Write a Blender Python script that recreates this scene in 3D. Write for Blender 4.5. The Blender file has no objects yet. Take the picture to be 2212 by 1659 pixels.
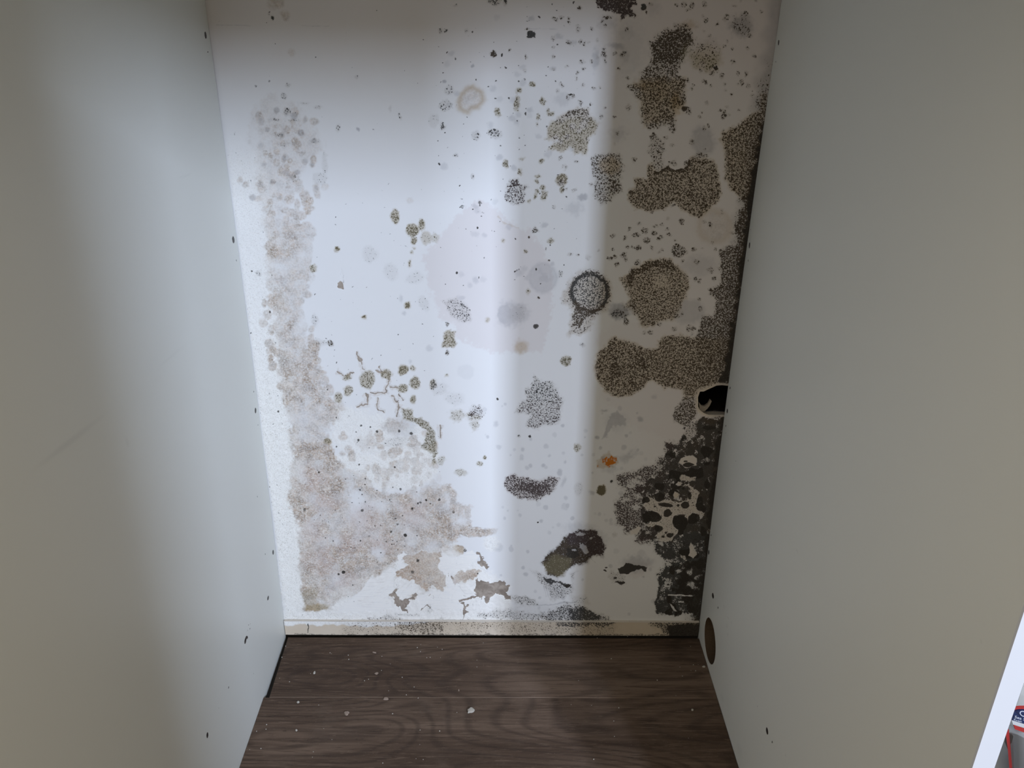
import bpy, bmesh, math, random
import numpy as np

# ---------------------------------------------------------------- camera model
W_, H_ = 2212, 1659
CX, CY, F = 1106.0, 829.5, 1810.0
def nz(v):
    v = np.array(v, float); return v / np.linalg.norm(v)
_Y = nz((1088 - CX, 8 - CY, F)); _D = nz((1055 - CX, 4818 - CY, F)); _D = nz(_D - _Y * _D.dot(_Y)); _X = np.cross(_D, _Y)
M = np.array([_X, _Y, -_D])
CAMZ = 0.8705
CAM = np.array([0, 0, CAMZ])
def ray(u, v): return M @ np.array([(u - CX) / F, (v - CY) / F, 1.0])
def on_y(u, v, y): r = ray(u, v); return CAM + r * (y / r[1])
def on_x(u, v, x): r = ray(u, v); return CAM + r * (x / r[0])
def on_z(u, v, z): r = ray(u, v); return CAM + r * ((z - CAMZ) / r[2])
def proj(P):
    c = (P - CAM) @ M
    return CX + F * c[..., 0] / c[..., 2], CY + F * c[..., 1] / c[..., 2]

from mathutils import Matrix, Vector
scene = bpy.context.scene
col = scene.collection
cam_d = bpy.data.cameras.new('camera'); cam = bpy.data.objects.new('camera', cam_d); col.objects.link(cam)
R = Matrix((( M[0][0], -M[0][1], -M[0][2]), (M[1][0], -M[1][1], -M[1][2]), (M[2][0], -M[2][1], -M[2][2])))
cam.matrix_world = Matrix.Translation((0, 0, CAMZ)) @ R.to_4x4()
cam_d.sensor_fit = 'HORIZONTAL'; cam_d.sensor_width = 36; cam_d.lens = 36 * F / W_; cam_d.clip_start = 0.01
scene.camera = cam

# ---------------------------------------------------------------- world, lights, exposure
w = bpy.data.worlds.new('world'); scene.world = w; w.use_nodes = True
bg = w.node_tree.nodes['Background']; bg.inputs[0].default_value = (1.0, 0.885, 0.71, 1); bg.inputs[1].default_value = 0.74
def area(name, loc, target, sx, sy, power, color, spread):
    l = bpy.data.lights.new(name, 'AREA'); l.shape = 'RECTANGLE'; l.size = sx; l.size_y = sy
    l.energy = power; l.color = color; l.spread = math.radians(spread)
    o = bpy.data.objects.new(name, l); col.objects.link(o); o.location = loc
    o.rotation_euler = (Vector(target) - Vector(loc)).to_track_quat('-Z', 'Y').to_euler()
    return o
area('window_daylight', (1.03, -2.0, 1.28), (0.05, 1.0, 0.35), 0.10, 0.34, 7.0, (0.66, 0.77, 1.0), 70)
area('window_daylight_side', (1.45, -2.0, 1.63), (-0.26, 1.0, 0.35), 0.13, 0.76, 15.8, (0.66, 0.77, 1.0), 70)
vs = scene.view_settings
vs.view_transform = 'Standard'; vs.look = 'None'; vs.exposure = 0.0; vs.gamma = 1.0
try: vs.use_curve_mapping = False
except Exception: pass

# ---------------------------------------------------------------- helpers
rnd = random.Random(7)
def link(name, mesh, mats=(), parent=None):
    o = bpy.data.objects.new(name, mesh); col.objects.link(o)
    for m in mats: mesh.materials.append(m)
    if parent: o.parent = parent
    return o
def tag(o, label=None, cat=None, group=None, kind=None):
    for k, v in (('label', label), ('category', cat), ('group', group), ('kind', kind)):
        if v: o[k] = v
    return o
def empty(name, loc):
    o = bpy.data.objects.new(name, None); col.objects.link(o); o.location = loc; o.empty_display_size = .05
    return o
class NT:
    def __init__(s, name, rough=0.6, spec=0.3):
        s.m = bpy.data.materials.new(name); s.m.use_nodes = True; s.t = s.m.node_tree; s.n = s.t.nodes; s.l = s.t.links
        s.b = s.n['Principled BSDF']; s.b.inputs['Roughness'].default_value = rough; s.b.inputs['Specular IOR Level'].default_value = spec
    def put(s, sock, v):
        if v is None: return
        if hasattr(v, 'is_output'): s.l.new(v, sock)
        elif isinstance(v, (tuple, list)) and len(v) == 3 and sock.type == 'RGBA': sock.default_value = (*v, 1)
        else: sock.default_value = v
    def math(s, op, a, b=None, c=None, clamp=False):
        n = s.n.new('ShaderNodeMath'); n.operation = op; n.use_clamp = clamp
        s.put(n.inputs[0], a); s.put(n.inputs[1], b); s.put(n.inputs[2], c); return n.outputs[0]
    def mix(s, f, a, b, blend='MIX'):
        n = s.n.new('ShaderNodeMix'); n.data_type = 'RGBA'; n.blend_type = blend; n.clamp_factor = True
        s.put(n.inputs[0], f); s.put(n.inputs[6], a); s.put(n.inputs[7], b); return n.outputs[2]
    def step(s, v, lo, hi, a=0., b=1.):
        n = s.n.new('ShaderNodeMapRange'); n.interpolation_type = 'SMOOTHSTEP'
        for i, x in enumerate((v, lo, hi, a, b)): s.put(n.inputs[i], x)
        return n.outputs[0]
    def noise(s, vec, scale, detail=2., rough=.5, dist=0.):
        n = s.n.new('ShaderNodeTexNoise'); s.put(n.inputs['Vector'], vec); n.inputs['Scale'].default_value = scale
        n.inputs['Detail'].default_value = detail; n.inputs['Roughness'].default_value = rough; n.inputs['Distortion'].default_value = dist
        return n.outputs['Fac']
    def voro(s, vec, scale, feat='F1'):
        n = s.n.new('ShaderNodeTexVoronoi'); s.put(n.inputs['Vector'], vec); n.inputs['Scale'].default_value = scale; n.feature = feat
        return n.outputs['Distance'], n.outputs['Color']
    def obj(s):
        return s.n.new('ShaderNodeTexCoord').outputs['Object']
    def mapping(s, vec, loc=(0,0,0), rot=(0,0,0), sc=(1,1,1)):
        n = s.n.new('ShaderNodeMapping'); s.put(n.inputs[0], vec); n.inputs[1].default_value = loc; n.inputs[2].default_value = rot; n.inputs[3].default_value = sc
        return n.outputs[0]
    def attr(s, name):
        n = s.n.new('ShaderNodeAttribute'); n.attribute_name = name
        q = s.n.new('ShaderNodeSeparateColor'); s.l.new(n.outputs['Color'], q.inputs[0])
        return q.outputs[0], q.outputs[1], q.outputs[2], n.outputs['Alpha']
    def bump(s, h, strength, dist):
        n = s.n.new('ShaderNodeBump'); n.inputs['Strength'].default_value = strength; n.inputs['Distance'].default_value = dist
        s.put(n.inputs['Height'], h); s.l.new(n.outputs[0], s.b.inputs['Normal'])
    def base(s, c): s.put(s.b.inputs['Base Color'], c)

# ---------------------------------------------------------------- numpy noise (value noise in photo-scale units)
def vnoise(U, V, scale, seed, octs=1):
    out = 0; amp = 1; tot = 0
    for k in range(octs):
        rs = np.random.RandomState(seed + 31 * k); T = rs.rand(256, 256).astype(np.float32) * 2 - 1
        x = U / scale * (2 ** k) + 13.7 * k; y = V / scale * (2 ** k) + 7.1 * k
        xi = np.floor(x).astype(int); yi = np.floor(y).astype(int); fx = x - xi; fy = y - yi
        fx = fx * fx * (3 - 2 * fx); fy = fy * fy * (3 - 2 * fy)
        a = T[yi & 255, xi & 255]; b = T[yi & 255, (xi + 1) & 255]; c = T[(yi + 1) & 255, xi & 255]; d = T[(yi + 1) & 255, (xi + 1) & 255]
        out = out + amp * ((a * (1 - fx) + b * fx) * (1 - fy) + (c * (1 - fx) + d * fx) * fy); tot += amp; amp *= .5
    return out / tot
def sstep(x, a, b):
    t = np.clip((x - a) / (b - a), 0, 1); return t * t * (3 - 2 * t)
def sdist(X, Y, poly):                       # signed distance, positive inside
    P = np.array(poly, float); d2 = np.full(X.shape, 1e12); ins = np.zeros(X.shape, bool)
    for i in range(len(P)):
        x0, y0 = P[i]; x1, y1 = P[(i + 1) % len(P)]
        ex, ey = x1 - x0, y1 - y0; L = ex * ex + ey * ey + 1e-9
        t = np.clip(((X - x0) * ex + (Y - y0) * ey) / L, 0, 1)
        d2 = np.minimum(d2, (X - x0 - t * ex) ** 2 + (Y - y0 - t * ey) ** 2)
        c = ((y0 > Y) != (y1 > Y)) & (X < (x1 - x0) * (Y - y0) / (y1 - y0 + 1e-12) + x0); ins ^= c
    d = np.sqrt(d2); return np.where(ins, d, -d)

CH = ['spk', 'sol', 'olv', 'pur', 'gry', 'tan', 'wht', 'rst', 'pnk', 'pel', 'crm', 'och', 'blk', 'rng', 'lum', 'shd']
class Paint:
    """stains growing on a surface: one weight per vertex and kind of stain"""
    def __init__(s, U, V):
        s.U, s.V = U, V
        s.A = {c: np.zeros(U.shape) for c in CH}
        s.wu = vnoise(U, V, 26, 1, 3); s.wv = vnoise(U, V, 26, 2, 3); s.fn = vnoise(U, V, 7, 3, 2)
        s.hu = vnoise(U, V, 5, 4, 2); s.hv = vnoise(U, V, 5, 5, 2)
    def win(s, x0, y0, x1, y1):
        # the grid is monotone in U along axis 1 and V along axis 0 (V falls as z grows)
        r = np.where((s.V.min(1) < y1) & (s.V.max(1) > y0))[0]; c = np.where((s.U.min(0) < x1) & (s.U.max(0) > x0))[0]
        if not len(r) or not len(c): return None
        return slice(r[0], r[-1] + 1), slice(c[0], c[-1] + 1)
    def mask(s, shape, soft, rag):
        if len(shape) and not isinstance(shape[0], (tuple, list)):
            x, y, rx, ry = shape[:4]; an = math.radians(shape[4]) if len(shape) > 4 else 0
            R = max(rx, ry) + soft + rag + 12; w = s.win(x - R, y - R, x + R, y + R)
            if w is None: return None
            U = s.U[w] + rag * (s.wu[w] + s.hu[w] * .6); V = s.V[w] + rag * (s.wv[w] + s.hv[w] * .6)
            dx, dy = U - x, V - y; a = dx * math.cos(an) + dy * math.sin(an); b = -dx * math.sin(an) + dy * math.cos(an)
            d = (1 - np.sqrt((a / rx) ** 2 + (b / ry) ** 2)) * min(rx, ry)
        else:
            P = np.array(shape, float); R = soft + rag + 12
            w = s.win(P[:, 0].min() - R, P[:, 1].min() - R, P[:, 0].max() + R, P[:, 1].max() + R)
            if w is None: return None
            U = s.U[w] + rag * (s.wu[w] + s.hu[w] * .6); V = s.V[w] + rag * (s.wv[w] + s.hv[w] * .6)
            d = sdist(U, V, shape)
        return w, sstep(d + soft * .25 * s.fn[w], -soft * .5, soft * .5), d
    def S(s, ch, shape, val=1., soft=3, rag=4, mode='max'):
        q = s.mask(shape, soft, rag)
        if q is None: return
        w, m, d = q; A = s.A[ch]
        if mode == 'max': A[w] = np.maximum(A[w], m * val)
        elif mode == 'set': A[w] = A[w] * (1 - m) + m * val
        elif mode == 'add': A[w] = np.clip(A[w] + m * val, 0, 1)
        elif mode == 'cut': A[w] = A[w] * (1 - m * val)
        elif mode == 'ring': A[w] = np.maximum(A[w], val * np.exp(-(d / soft) ** 2))
    def K(s, shape, dens=.6, hue='b', soft=7, rag=5, ch='spk'):
        """a colony of dotted mould"""
        q = s.mask(shape, soft, rag)
        if q is None: return
        w, m, d = q; s.A[ch][w] = np.maximum(s.A[ch][w], m * dens)
        hm = sstep(d, -soft * 1.5, 0)
        for h, c in (('o', 'olv'), ('p', 'pur'), ('k', 'blk')):
            t = 1. if h == hue else 0.
            s.A[c][w] = s.A[c][w] * (1 - hm) + hm * t
    def line(s, ch, pts, width, val, rag=2, hue=None):
        for (x0, y0), (x1, y1) in zip(pts[:-1], pts[1:]):
            L = math.hypot(x1 - x0, y1 - y0) + 1e-6; nx, ny = -(y1 - y0) / L * width / 2, (x1 - x0) / L * width / 2
            P = [(x0 + nx, y0 + ny), (x1 + nx * .7, y1 + ny * .7), (x1 - nx * .7, y1 - ny * .7), (x0 - nx, y0 - ny)]
            if hue: s.K(P, val, hue, 2, rag, ch)
            else: s.S(ch, P, val, 2, rag)
Z = 2190 / 660.
def cr(x0, y0, z=Z):
    def f(*a):
        if len(a) == 1:
            return [(x0 + x / z, y0 + y / z) for x, y in a[0]]
        x, y, r = a[:3]; ry = a[3] if len(a) > 3 else r
        return (x0 + x / z, y0 + y / z, r / z, ry / z) + tuple(a[4:])
    return f
cA, cB, cC, cD, cE, cF = cr(440, 0), cr(1060, 0), cr(440, 480), cr(1060, 480), cr(520, 960), cr(1060, 960)
cG, cHh, cI = cr(1250, 900, 3.606), cr(600, 1000, 4.485), cr(900, 1000, 4.485)
def wall_stains(p):
    K, S, L = p.K, p.S, p.line
    U, V = p.U, p.V
    edgeR = 1687 - .1314 * V - 7 * np.sin(np.clip(V / 1370, 0, 1) * math.pi)      # where the right-hand panel meets the wall
    edgeL = 443 + .127 * V
    n60 = vnoise(U, V, 60, 40, 3); n25 = vnoise(U, V, 25, 41, 2); n10 = vnoise(U, V, 10, 42, 2)
    # --- warm cast of the shade painted in, towards the top and the right
    p.A['shd'] = np.clip(sstep(V + 40 * n60, 260, 20) * .55 + sstep(U + 40 * n60, 1260, 1500) * .6 * sstep(V, 1250, 1050), 0, 1)
    # --- white bloom along the left corner
    dl = U - edgeL
    bandw = 75 + 20 * n60
    m = sstep(dl, 2, 8) * sstep(dl, bandw + 25, bandw - 15) * sstep(V + 30 * n60, 250, 420)
    p.A['wht'] = np.maximum(p.A['wht'], m * (.55 + .45 * sstep(V, 500, 1000)))
    p.A['gry'] = np.maximum(p.A['gry'], .10 * sstep(dl, 14, 2))  # grey corner shadow painted along the left panel
    S('lum', [(820,1270),(980,1180),(1100,1270),(1100,1335),(760,1335),(700,1310)], .8, 25, 8); S('wht', [(600,1180),(660,1200),(700,1290),(860,1200),(980,1180),(1100,1270),(1100,1350),(600,1360)], .9, 25, 8)
    S('wht', cE([(640,120),(740,60),(1400,0),(1420,230),(1200,340),(960,310),(880,240),(700,170)]), .75, 18, 8)
    S('wht', cC([(940,1330),(1100,1340),(1400,1430),(1600,1500),(1600,1659),(1000,1659),(900,1560)]), .6, 18, 8)
    # --- tan field
    S('tan', cA([(350,760),(480,690),(640,740),(800,930),(860,1060),(720,1200),(620,1330),(620,1659),(430,1659),(380,1330),(400,1150),(320,980),(350,860)]), .24, 22, 9)
    S('tan', cC([(430,-40),(640,-20),(760,150),(780,420),(700,520),(700,760),(740,900),(830,1000),(860,1120),(860,1270),(940,1300),(1000,1300),(960,1400),(900,1470),(900,1560),(950,1700),(660,1700),(610,1400),(560,1150),(520,900),(490,700),(520,560),(460,400),(450,250)]), .60, 16, 10)
    S('tan', cE([(395,-40),(640,-40),(700,130),(870,220),(960,330),(1080,350),(1250,380),(1340,310),(1500,300),(1560,400),(1650,450),(1640,590),(1500,720),(1620,750),(1580,810),(1440,770),(1300,770),(1160,800),(1130,830),(1000,930),(880,1000),(830,1060),(700,1120),(640,1190),(460,1190),(430,940),(410,560),(330,400),(350,150)]), .8, 10, 8)
    S('tan', cE([(1640,590),(1760,600),(1850,600),(1830,640),(1760,660),(1640,660),(1560,640)]), .7, 4, 3)
    S('tan', cE([(1160,790),(1300,780),(1440,765),(1430,850),(1450,950),(1460,1040),(1380,1010),(1330,1060),(1260,1020),(1240,960),(1120,960),(1110,925),(1200,880),(1250,860),(1190,850)]), 1., 3, 4)
    S('tan', cE([(1510,960),(1600,920),(1700,890),(1730,900),(1690,960),(1560,1010),(1500,990)]), .7, 3, 4)
    S('tan', cE([(1170,1090),(1240,1070),(1260,1060),(1380,1010),(1420,1020),(1310,1080)]), .6, 3, 4)
    S('tan', cE(1560, 765, 48), 1., 4, 3); S('och', cE(1560, 765, 40), .5, 8, 3)
    for x, y, r, v in ((790,65,28,.8),(970,165,30,.6),(880,240,30,.8),(900,270,22,.6),(1040,270,30,.4),(1230,380,60,.5),(730,70,16,.5),(1340,320,30,.4),(1150,180,20,.4),(1035,205,40,.35)):
        S('tan', cE(x, y, r), v, 6, 3)
    for x, y, r, v in ((630,380,26,.5),(500,960,90,.35),(540,20,45,.4),(590,110,35,.4),(500,30,45,.4),(1480,1440,20,.3)):
        S('tan', cA(x, y, r), v, 8, 3)
    # tan islands of individual round colonies on the left
    rs = random.Random(3)
    for i in range(150):
        v = rs.uniform(420, 900); u = 443 + .127 * v + rs.uniform(55, 165) - 20 * math.sin(v / 90)
        S('tan', (u, v, rs.uniform(6, 13), rs.uniform(6, 13)), rs.uniform(.5, .85), 4, 2)
    for i in range(90):
        v = rs.uniform(220, 430); u = rs.gauss(610, 38)
        S('tan', (u, v, rs.uniform(5, 11), rs.uniform(5, 11)), rs.uniform(.3, .65), 5, 2)
        if i % 3 == 0: S('gry', (u, v, rs.uniform(3, 8), rs.uniform(3, 8)), rs.uniform(.2, .45), 4, 2)
    for i in range(110):
        u = rs.uniform(740, 950); v = rs.uniform(930, 1100)
        S('tan', (u, v, rs.uniform(4, 12), rs.uniform(4, 12)), rs.uniform(.3, .7), 4, 2)
    # pinkish tone within the tan field
    for x, y, r in ((480,620,110),(600,420,90),(500,250,100),(560,820,120),(760,1000,100),(880,540,110),(1240,500,100),(1000,700,90),(800,700,100)):
        S('pnk', cE(x, y, r, r * .8), .7, 40, 12)
    # pale clearings in the tan field
    for x, y, rx, ry, v in ((830,400,50,70,.9),(900,80,60,60,.8),(1000,440,70,40,.7),(950,640,60,40,.5),(990,780,50,45,.8),(1130,300,90,40,.9),(1250,680,40,60,.6),(1570,550,50,30,.8),(1480,420,30,60,.7),(640,660,40,20,.4),(1380,740,40,20,.7),(680,1100,60,40,.5),(700,700,40,20,.4)):
        S('tan', cE(x, y, rx, ry), v, 18, 8, 'cut')
    # scraped white smears at the bottom
    for P in ([(870,1010),(1080,880),(1140,900),(1110,960),(1100,1050),(1060,1090),(1100,1180),(800,1210),(700,1200),(830,1060)],
              [(1120,800),(1170,760),(1200,780),(1170,850),(1200,900),(1150,900)],
              [(1440,790),(1560,810),(1660,760),(1700,800),(1660,870),(1500,940),(1440,930),(1420,850)],
              [(1120,1040),(1240,1010),(1250,1050),(1180,1090),(1110,1080)],
              [(1480,960),(1540,960),(1600,1060),(1700,1060),(1600,1180),(1300,1180),(1270,1080),(1470,1040)]):
        S('tan', cE(P), .95, 4, 6, 'cut'); S('wht', cE(P), .9, 4, 6, 'cut'); S('lum', cE(P), 1., 4, 6)
    S('gry', cE(890, 1120, 50, 30), .0, 10, 2); S('tan', cE(895, 1125, 45, 32), .7, 18, 5)
    for P, v in (([(1170,795),(1230,790),(1300,775),(1420,770),(1440,800),(1415,860),(1440,900),(1455,950),(1465,1000),(1455,1040),(1410,1020),(1380,1000),(1340,1030),(1330,1060),(1290,1020),(1240,1000),(1230,960),(1160,965),(1115,950),(1110,915),(1160,890),(1260,850),(1200,870),(1165,830)], 1.), ([(1500,960),(1560,930),(1620,905),(1700,890),(1725,905),(1680,960),(1590,985),(1540,1015),(1520,990)], .8), ([(1370,1010),(1430,1000),(1465,1020),(1460,1050),(1400,1040)], 1.), ([(1200,1090),(1250,1060),(1262,1100),(1240,1120)], .8)):
        S('lum', cE(P), 1., 2, 7, 'cut'); S('tan', cE(P), v, 2, 7); S('och', cE(P), .22, 3, 7); S('pnk', cE(P), .5, 4, 7)
    for i in range(26):
        x, y = 780 + rs.uniform(0, 420), 1130 - rs.uniform(0, 260); L('tan', cE([(x, y), (x - 60, y + 45)]), rs.uniform(1, 3), rs.uniform(.3, .7), 3)
    for i in range(30):
        x, y = rs.uniform(1280, 1720), rs.uniform(900, 1180); L('pel' if i % 4 == 0 else 'gry', cE([(x, y), (x + rs.uniform(-14, 14), y + rs.uniform(10, 34))]), rs.uniform(1, 3), rs.uniform(.3, .6), 5)
    for a in range(14):   # diagonal brushing
        x = 1000 + a * 46; L('tan', cE([(x, 1010 - a % 3 * 20), (x - 90, 1090)]), 2.2, .45, 2)
        L('wht', cE([(x + 180, 820 + a % 4 * 20), (x + 50, 940)]), 2.5, .6, 3)
    for a in range(9): L('tan', cE([(1110 - a * 8, 860 + a * 14), (930 - a * 10, 980 + a * 12)]), 3, .5, 2)
    # olive lower-left corner of the field
    S('och', cE([(460,1150),(560,1140),(640,1160),(620,1190),(470,1195)]), .7, 5, 4); K(cE(580, 1170, 60, 22), .35, 'o', 6, 4)
    K(cE(480, 470, 1), 0, 'k')
    # lifted paint: bare grey-brown plaster
    for P in ([(1700,960),(1720,985),(1750,990),(1860,975),(1890,980),(1900,1000),(1930,1010),(1925,1060),(1910,1075),(1945,1100),(1930,1125),(1890,1120),(1890,1085),(1840,1060),(1790,1100),(1775,1140),(1755,1130),(1740,1090),(1700,1085),(1680,1050),(1700,1020)],
              [(1600,1130),(1620,1150),(1610,1190),(1640,1215),(1600,1225),(1590,1260),(1585,1210),(1600,1170),(1570,1125)],
              [(1060,1085),(1090,1055),(1130,1040),(1110,1075),(1130,1100),(1150,1125),(1200,1120),(1215,1085),(1240,1055),(1265,1070),(1240,1100),(1250,1120),(1210,1130),(1190,1165),(1220,1205),(1190,1190),(1150,1195),(1150,1160),(1100,1150),(1095,1110)],
              [(1700,770),(1740,790),(1760,830),(1780,840),(1775,890),(1745,870),(1700,850),(1690,830),(1720,820)],
              [(1490,945),(1520,950),(1530,975),(1510,975)]):
        S('pel', cE(P), 1., 1.5, 8)
        if P[0][0] in (1060, 1490): S('tan', cE(P), .8, 2, 2)
    for pts, wd in (([(1560,1125),(1640,1100),(1700,1080)], 5), ([(1290,1195),(1340,1150),(1380,1200)], 2), ([(1640,590),(1780,598)], 1.4)):
        L('pel', cE(pts), wd, .8, 3)
    S('gry', cE(1840, 735, 34, 30), .28, 8, 3); S('gry', cE(1825, 725, 22, 20), 1, 8, 2, 'cut'); S('wht', cE(1800, 710, 60, 50), .7, 10, 5)
    # dark freckles of the tan field
    for x, y, r in ((850,143,8),(1147,321,13),(1105,163,9),(1230,458,10),(1125,572,13),(1078,622,12),(1105,530,10),(1100,712,8),(458,468,15),(480,460,9),(430,450,6),(975,330,8),(895,243,8),(865,315,5),(750,247,8),(1070,397,7),(855,557,6),(905,548,5),(937,546,5),(1172,577,5),(1208,582,4),(925,655,6),(980,683,8),(1047,693,6),(1290,415,12),(1330,400,9),(1270,422,8),(1420,395,12),(1422,360,6),(1525,482,14),(1180,650,14),(1350,370,5),(875,475,12),(690,18,6),(665,70,8),(560,200,9),(550,185,6),(660,800,5),(820,738,4),(895,790,4),(925,798,4),(960,835,4),(865,885,4),(735,915,14),(700,930,9),(1270,832,12),(1230,912,14),(1700,925,8),(1610,760,14)):
        S('sol', cE(x, y, r), rs.uniform(.55, .9), 3.5, 1.5, 'max')
    for x, y, r in ((1130,1458,9),(1197,1467,8),(1243,1499,11),(1108,1562,12),(1092,1503,8),(1403,1498,12),(1488,1516,14),(952,1612,7),(888,1200,6),(950,1400,8),(345,352,10),(475,643,10),(533,643,5),(610,495,6),(535,1357,9),(340,795,8),(675,1130,3),(1240,567,4),(1397,806,5),(812,250,5),(2107,1268,9)):
        S('sol', cC(x, y, r), .75, 4, 1)
    for i in range(230):
        u, v = rs.gauss(790, 75), rs.gauss(1130, 70)
        S('sol', (u, v, rs.uniform(.8, 2.2), rs.uniform(.8, 2.2)), rs.uniform(.35, .8), 1.5, 1)
    # --- the wide faint lilac-pink stain in the middle
    S('pnk', [(985,470),(1040,425),(1080,460),(1100,480),(1150,500),(1185,570),(1195,640),(1190,700),(1170,760),(1080,765),(1010,740),(950,680),(925,620),(920,560),(950,510)], .75, 10, 12)
    S('pnk', [(1290,740),(1330,690),(1480,700),(1520,900),(1480,960),(1380,930),(1300,860)], .35, 18, 10)
    L('och', [(1076, 466), (1088, 481), (1120, 492)], 3, .35, 3); S('och', (1127, 750, 14, 14), .6, 14, 3); S('sol', (1127, 748, 3, 3), .5, 3, 1)
    # --- round tan blot near the top
    S('tan', cA([(1880,640),(1930,625),(1990,660),(2008,720),(1970,765),(1920,770),(1890,805),(1840,780),(1828,730),(1850,670)]), .45, 4, 3)
    S('och', cA([(1880,640),(1930,625),(1990,660),(2008,720),(1970,765),(1920,770),(1890,805),(1840,780),(1828,730),(1850,670)]), .55, 6, 3, 'ring')
    # --- big dotted colonies (upper right)
    K(cB([(740,-30),(1040,-30),(1045,40),(1005,60),(1050,125),(1030,135),(985,105),(930,150),(925,100),(860,75),(800,80),(760,55)]), .74, 'p', 7, 5)
    for x, y, rx, ry, d in ((1097,57,24,26,.95),(1117,95,10,14,.9),(835,122,28,14,.75),(632,62,18,20,.7),(292,252,30,30,.95),(262,208,14,8,.8),(20,385,22,24,.8),(130,360,13,13,.7),(300,605,18,22,.65)):
        K(cB(x, y, rx, ry), d, 'k' if d > .9 else 'b', 5, 4)
    K(cB([(1380,165),(1430,200),(1452,262),(1468,300),(1430,350),(1400,400),(1390,450),(1350,490),(1330,530),(1395,570),(1390,640),(1398,720),(1360,760),(1325,780),(1330,850),(1325,930),(1300,950),(1280,885),(1200,920),(1120,930),(1080,880),(1075,800),(1080,740),(1040,700),(1000,650),(975,640),(990,600),(1060,590),(1070,520),(1120,480),(1150,430),(1140,350),(1125,300),(1170,310),(1190,240),(1250,200),(1320,200)]), .60, 'b', 9, 6)
    K(cB([(1190,240),(1320,200),(1400,190),(1450,260),(1465,300),(1400,380),(1330,480),(1150,480),(1150,340)]), .70, 'b', 14, 6)
    K(cB(1385, 775, 22, 16), .9, 'b', 4, 4)
    S('crm', cB([(1080,590),(1390,560),(1380,760),(1320,850),(1100,900),(1060,700)]), .8, 20, 6)
    S('och', cB(1100, 600, 70, 40), .8, 18, 6); S('och', cB(1330, 720, 35, 60), .9, 14, 6); S('och', cB(1420, 180, 55, 30), .45, 14, 5); S('och', cB(1210, 640, 90, 90), .4, 30, 6)
    K(cB(1535, 410, 115, 105), .40, 'o', 16, 7); K(cB(1560, 440, 70, 60), .50, 'o', 10, 6); K(cB(1618, 482, 15), .95, 'k', 4, 3); S('crm', cB(1550, 420, 110, 90), .5, 20, 6)
    K(cB(1555, 320, 80, 40), .28, 'b', 12, 6)
    P = cB([(560,790),(640,780),(710,778),(720,830),(768,890),(755,960),(700,1000),(695,1112),(640,1090),(600,1100),(570,1060),(520,1090),(420,1070),(480,1010),(400,1000),(430,900),(490,840)])
    K(P, .50, 'o', 9, 6); p.A['olv'][:] = p.A['olv']; S('crm', P, .45, 12, 4); K(cB([(560,790),(710,778),(720,830),(600,830),(480,870),(500,840)]), .60, 'b', 7, 5)
    P = cB([(770,1110),(850,1100),(930,1100),(950,1190),(940,1260),(945,1380),(890,1400),(860,1440),(790,1460),(740,1400),(745,1280),(720,1200),(735,1130)])
    K(P, .52, 'b', 8, 6); S('crm', cB(850, 1190, 70, 60), .9, 14, 5); K(cB(900, 1340, 45, 60), .66, 'b', 10, 5)
    P = cB([(1440,1120),(1500,1135),(1600,1150),(1640,1250),(1655,1350),(1640,1430),(1580,1500),(1490,1570),(1420,1540),(1340,1490),(1300,1450),(1250,1495),(1130,1510),(1040,1500),(980,1440),(990,1370),(1040,1330),(1040,1270),(1130,1275),(1130,1180),(1160,1170),(1185,1225),(1280,1200),(1300,1230),(1380,1222),(1420,1190)])
    K(P, .61, 'b', 8, 5); S('crm', P, .7, 10, 4); L('spk', cB([(1430,1140),(1420,1200),(1380,1225),(1300,1230),(1270,1200),(1200,1235),(1160,1240)]), 9, .75, 4, 'b')
    K(cB([(1140,940),(1200,960),(1255,1050),(1220,1110),(1250,1200),(1170,1220),(1120,1100),(1160,1010)]), .46, 'b', 10, 7); K(cB(1165, 975, 28, 26), .6, 'b', 5, 5)
    K(cB([(1440,1130),(1500,1080),(1550,1110),(1560,1150)]), .5, 'b', 8, 5)
    P = cB([(1975,660),(1975,800),(1935,960),(1905,1150),(1885,1350),(1860,1480),(1800,1420),(1720,1360),(1690,1290),(1680,1100),(1640,1000),(1650,940),(1760,910),(1820,860),(1880,810),(1930,780),(1925,680)])
    K(P, .62, 'b', 9, 6); S('crm', P, .8, 12, 4)
    K(cB([(1850,1400),(1875,1680),(1760,1680),(1740,1590),(1780,1560),(1770,1500),(1830,1470)]), .70, 'b', 9, 6)
    K(cB([(140,1280),(200,1280),(215,1330),(268,1330),(235,1370),(245,1450),(180,1465),(120,1450),(95,1400),(115,1330)]), .52, 'p', 7, 5)
    K(cB([(135,1285),(205,1280),(210,1340),(150,1340)]), .68, 'p', 5, 4)
    S('gry', cB(510, 710, 60, 35), .22, 14, 6); S('gry', cB(660, 1415, 32, 22), .55, 7, 4); S('gry', cB(595, 1495, 60, 45), .25, 18, 8); S('gry', cB(180, 872, 20), .3, 8, 3)
    S('gry', cB(1520, 1005, 58, 80, -12), .42, 12, 4); S('gry', cB([(1470,950),(1500,930),(1560,950),(1590,1020),(1560,1080),(1500,1080),(1465,1030)]), .45, 8, 5, 'ring')
    S('gry', cB(1800, 190, 75, 70), .55, 24, 6); K(cB(1800, 180, 75, 75), .34, 'b', 14, 6); S('gry', cB(910, 325, 50, 22), .6, 12, 5); S('gry', cB(960, 400, 40, 70), .35, 18, 6); S('gry', cB(750, 430, 22, 70, 8), .45, 10, 4)
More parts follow.
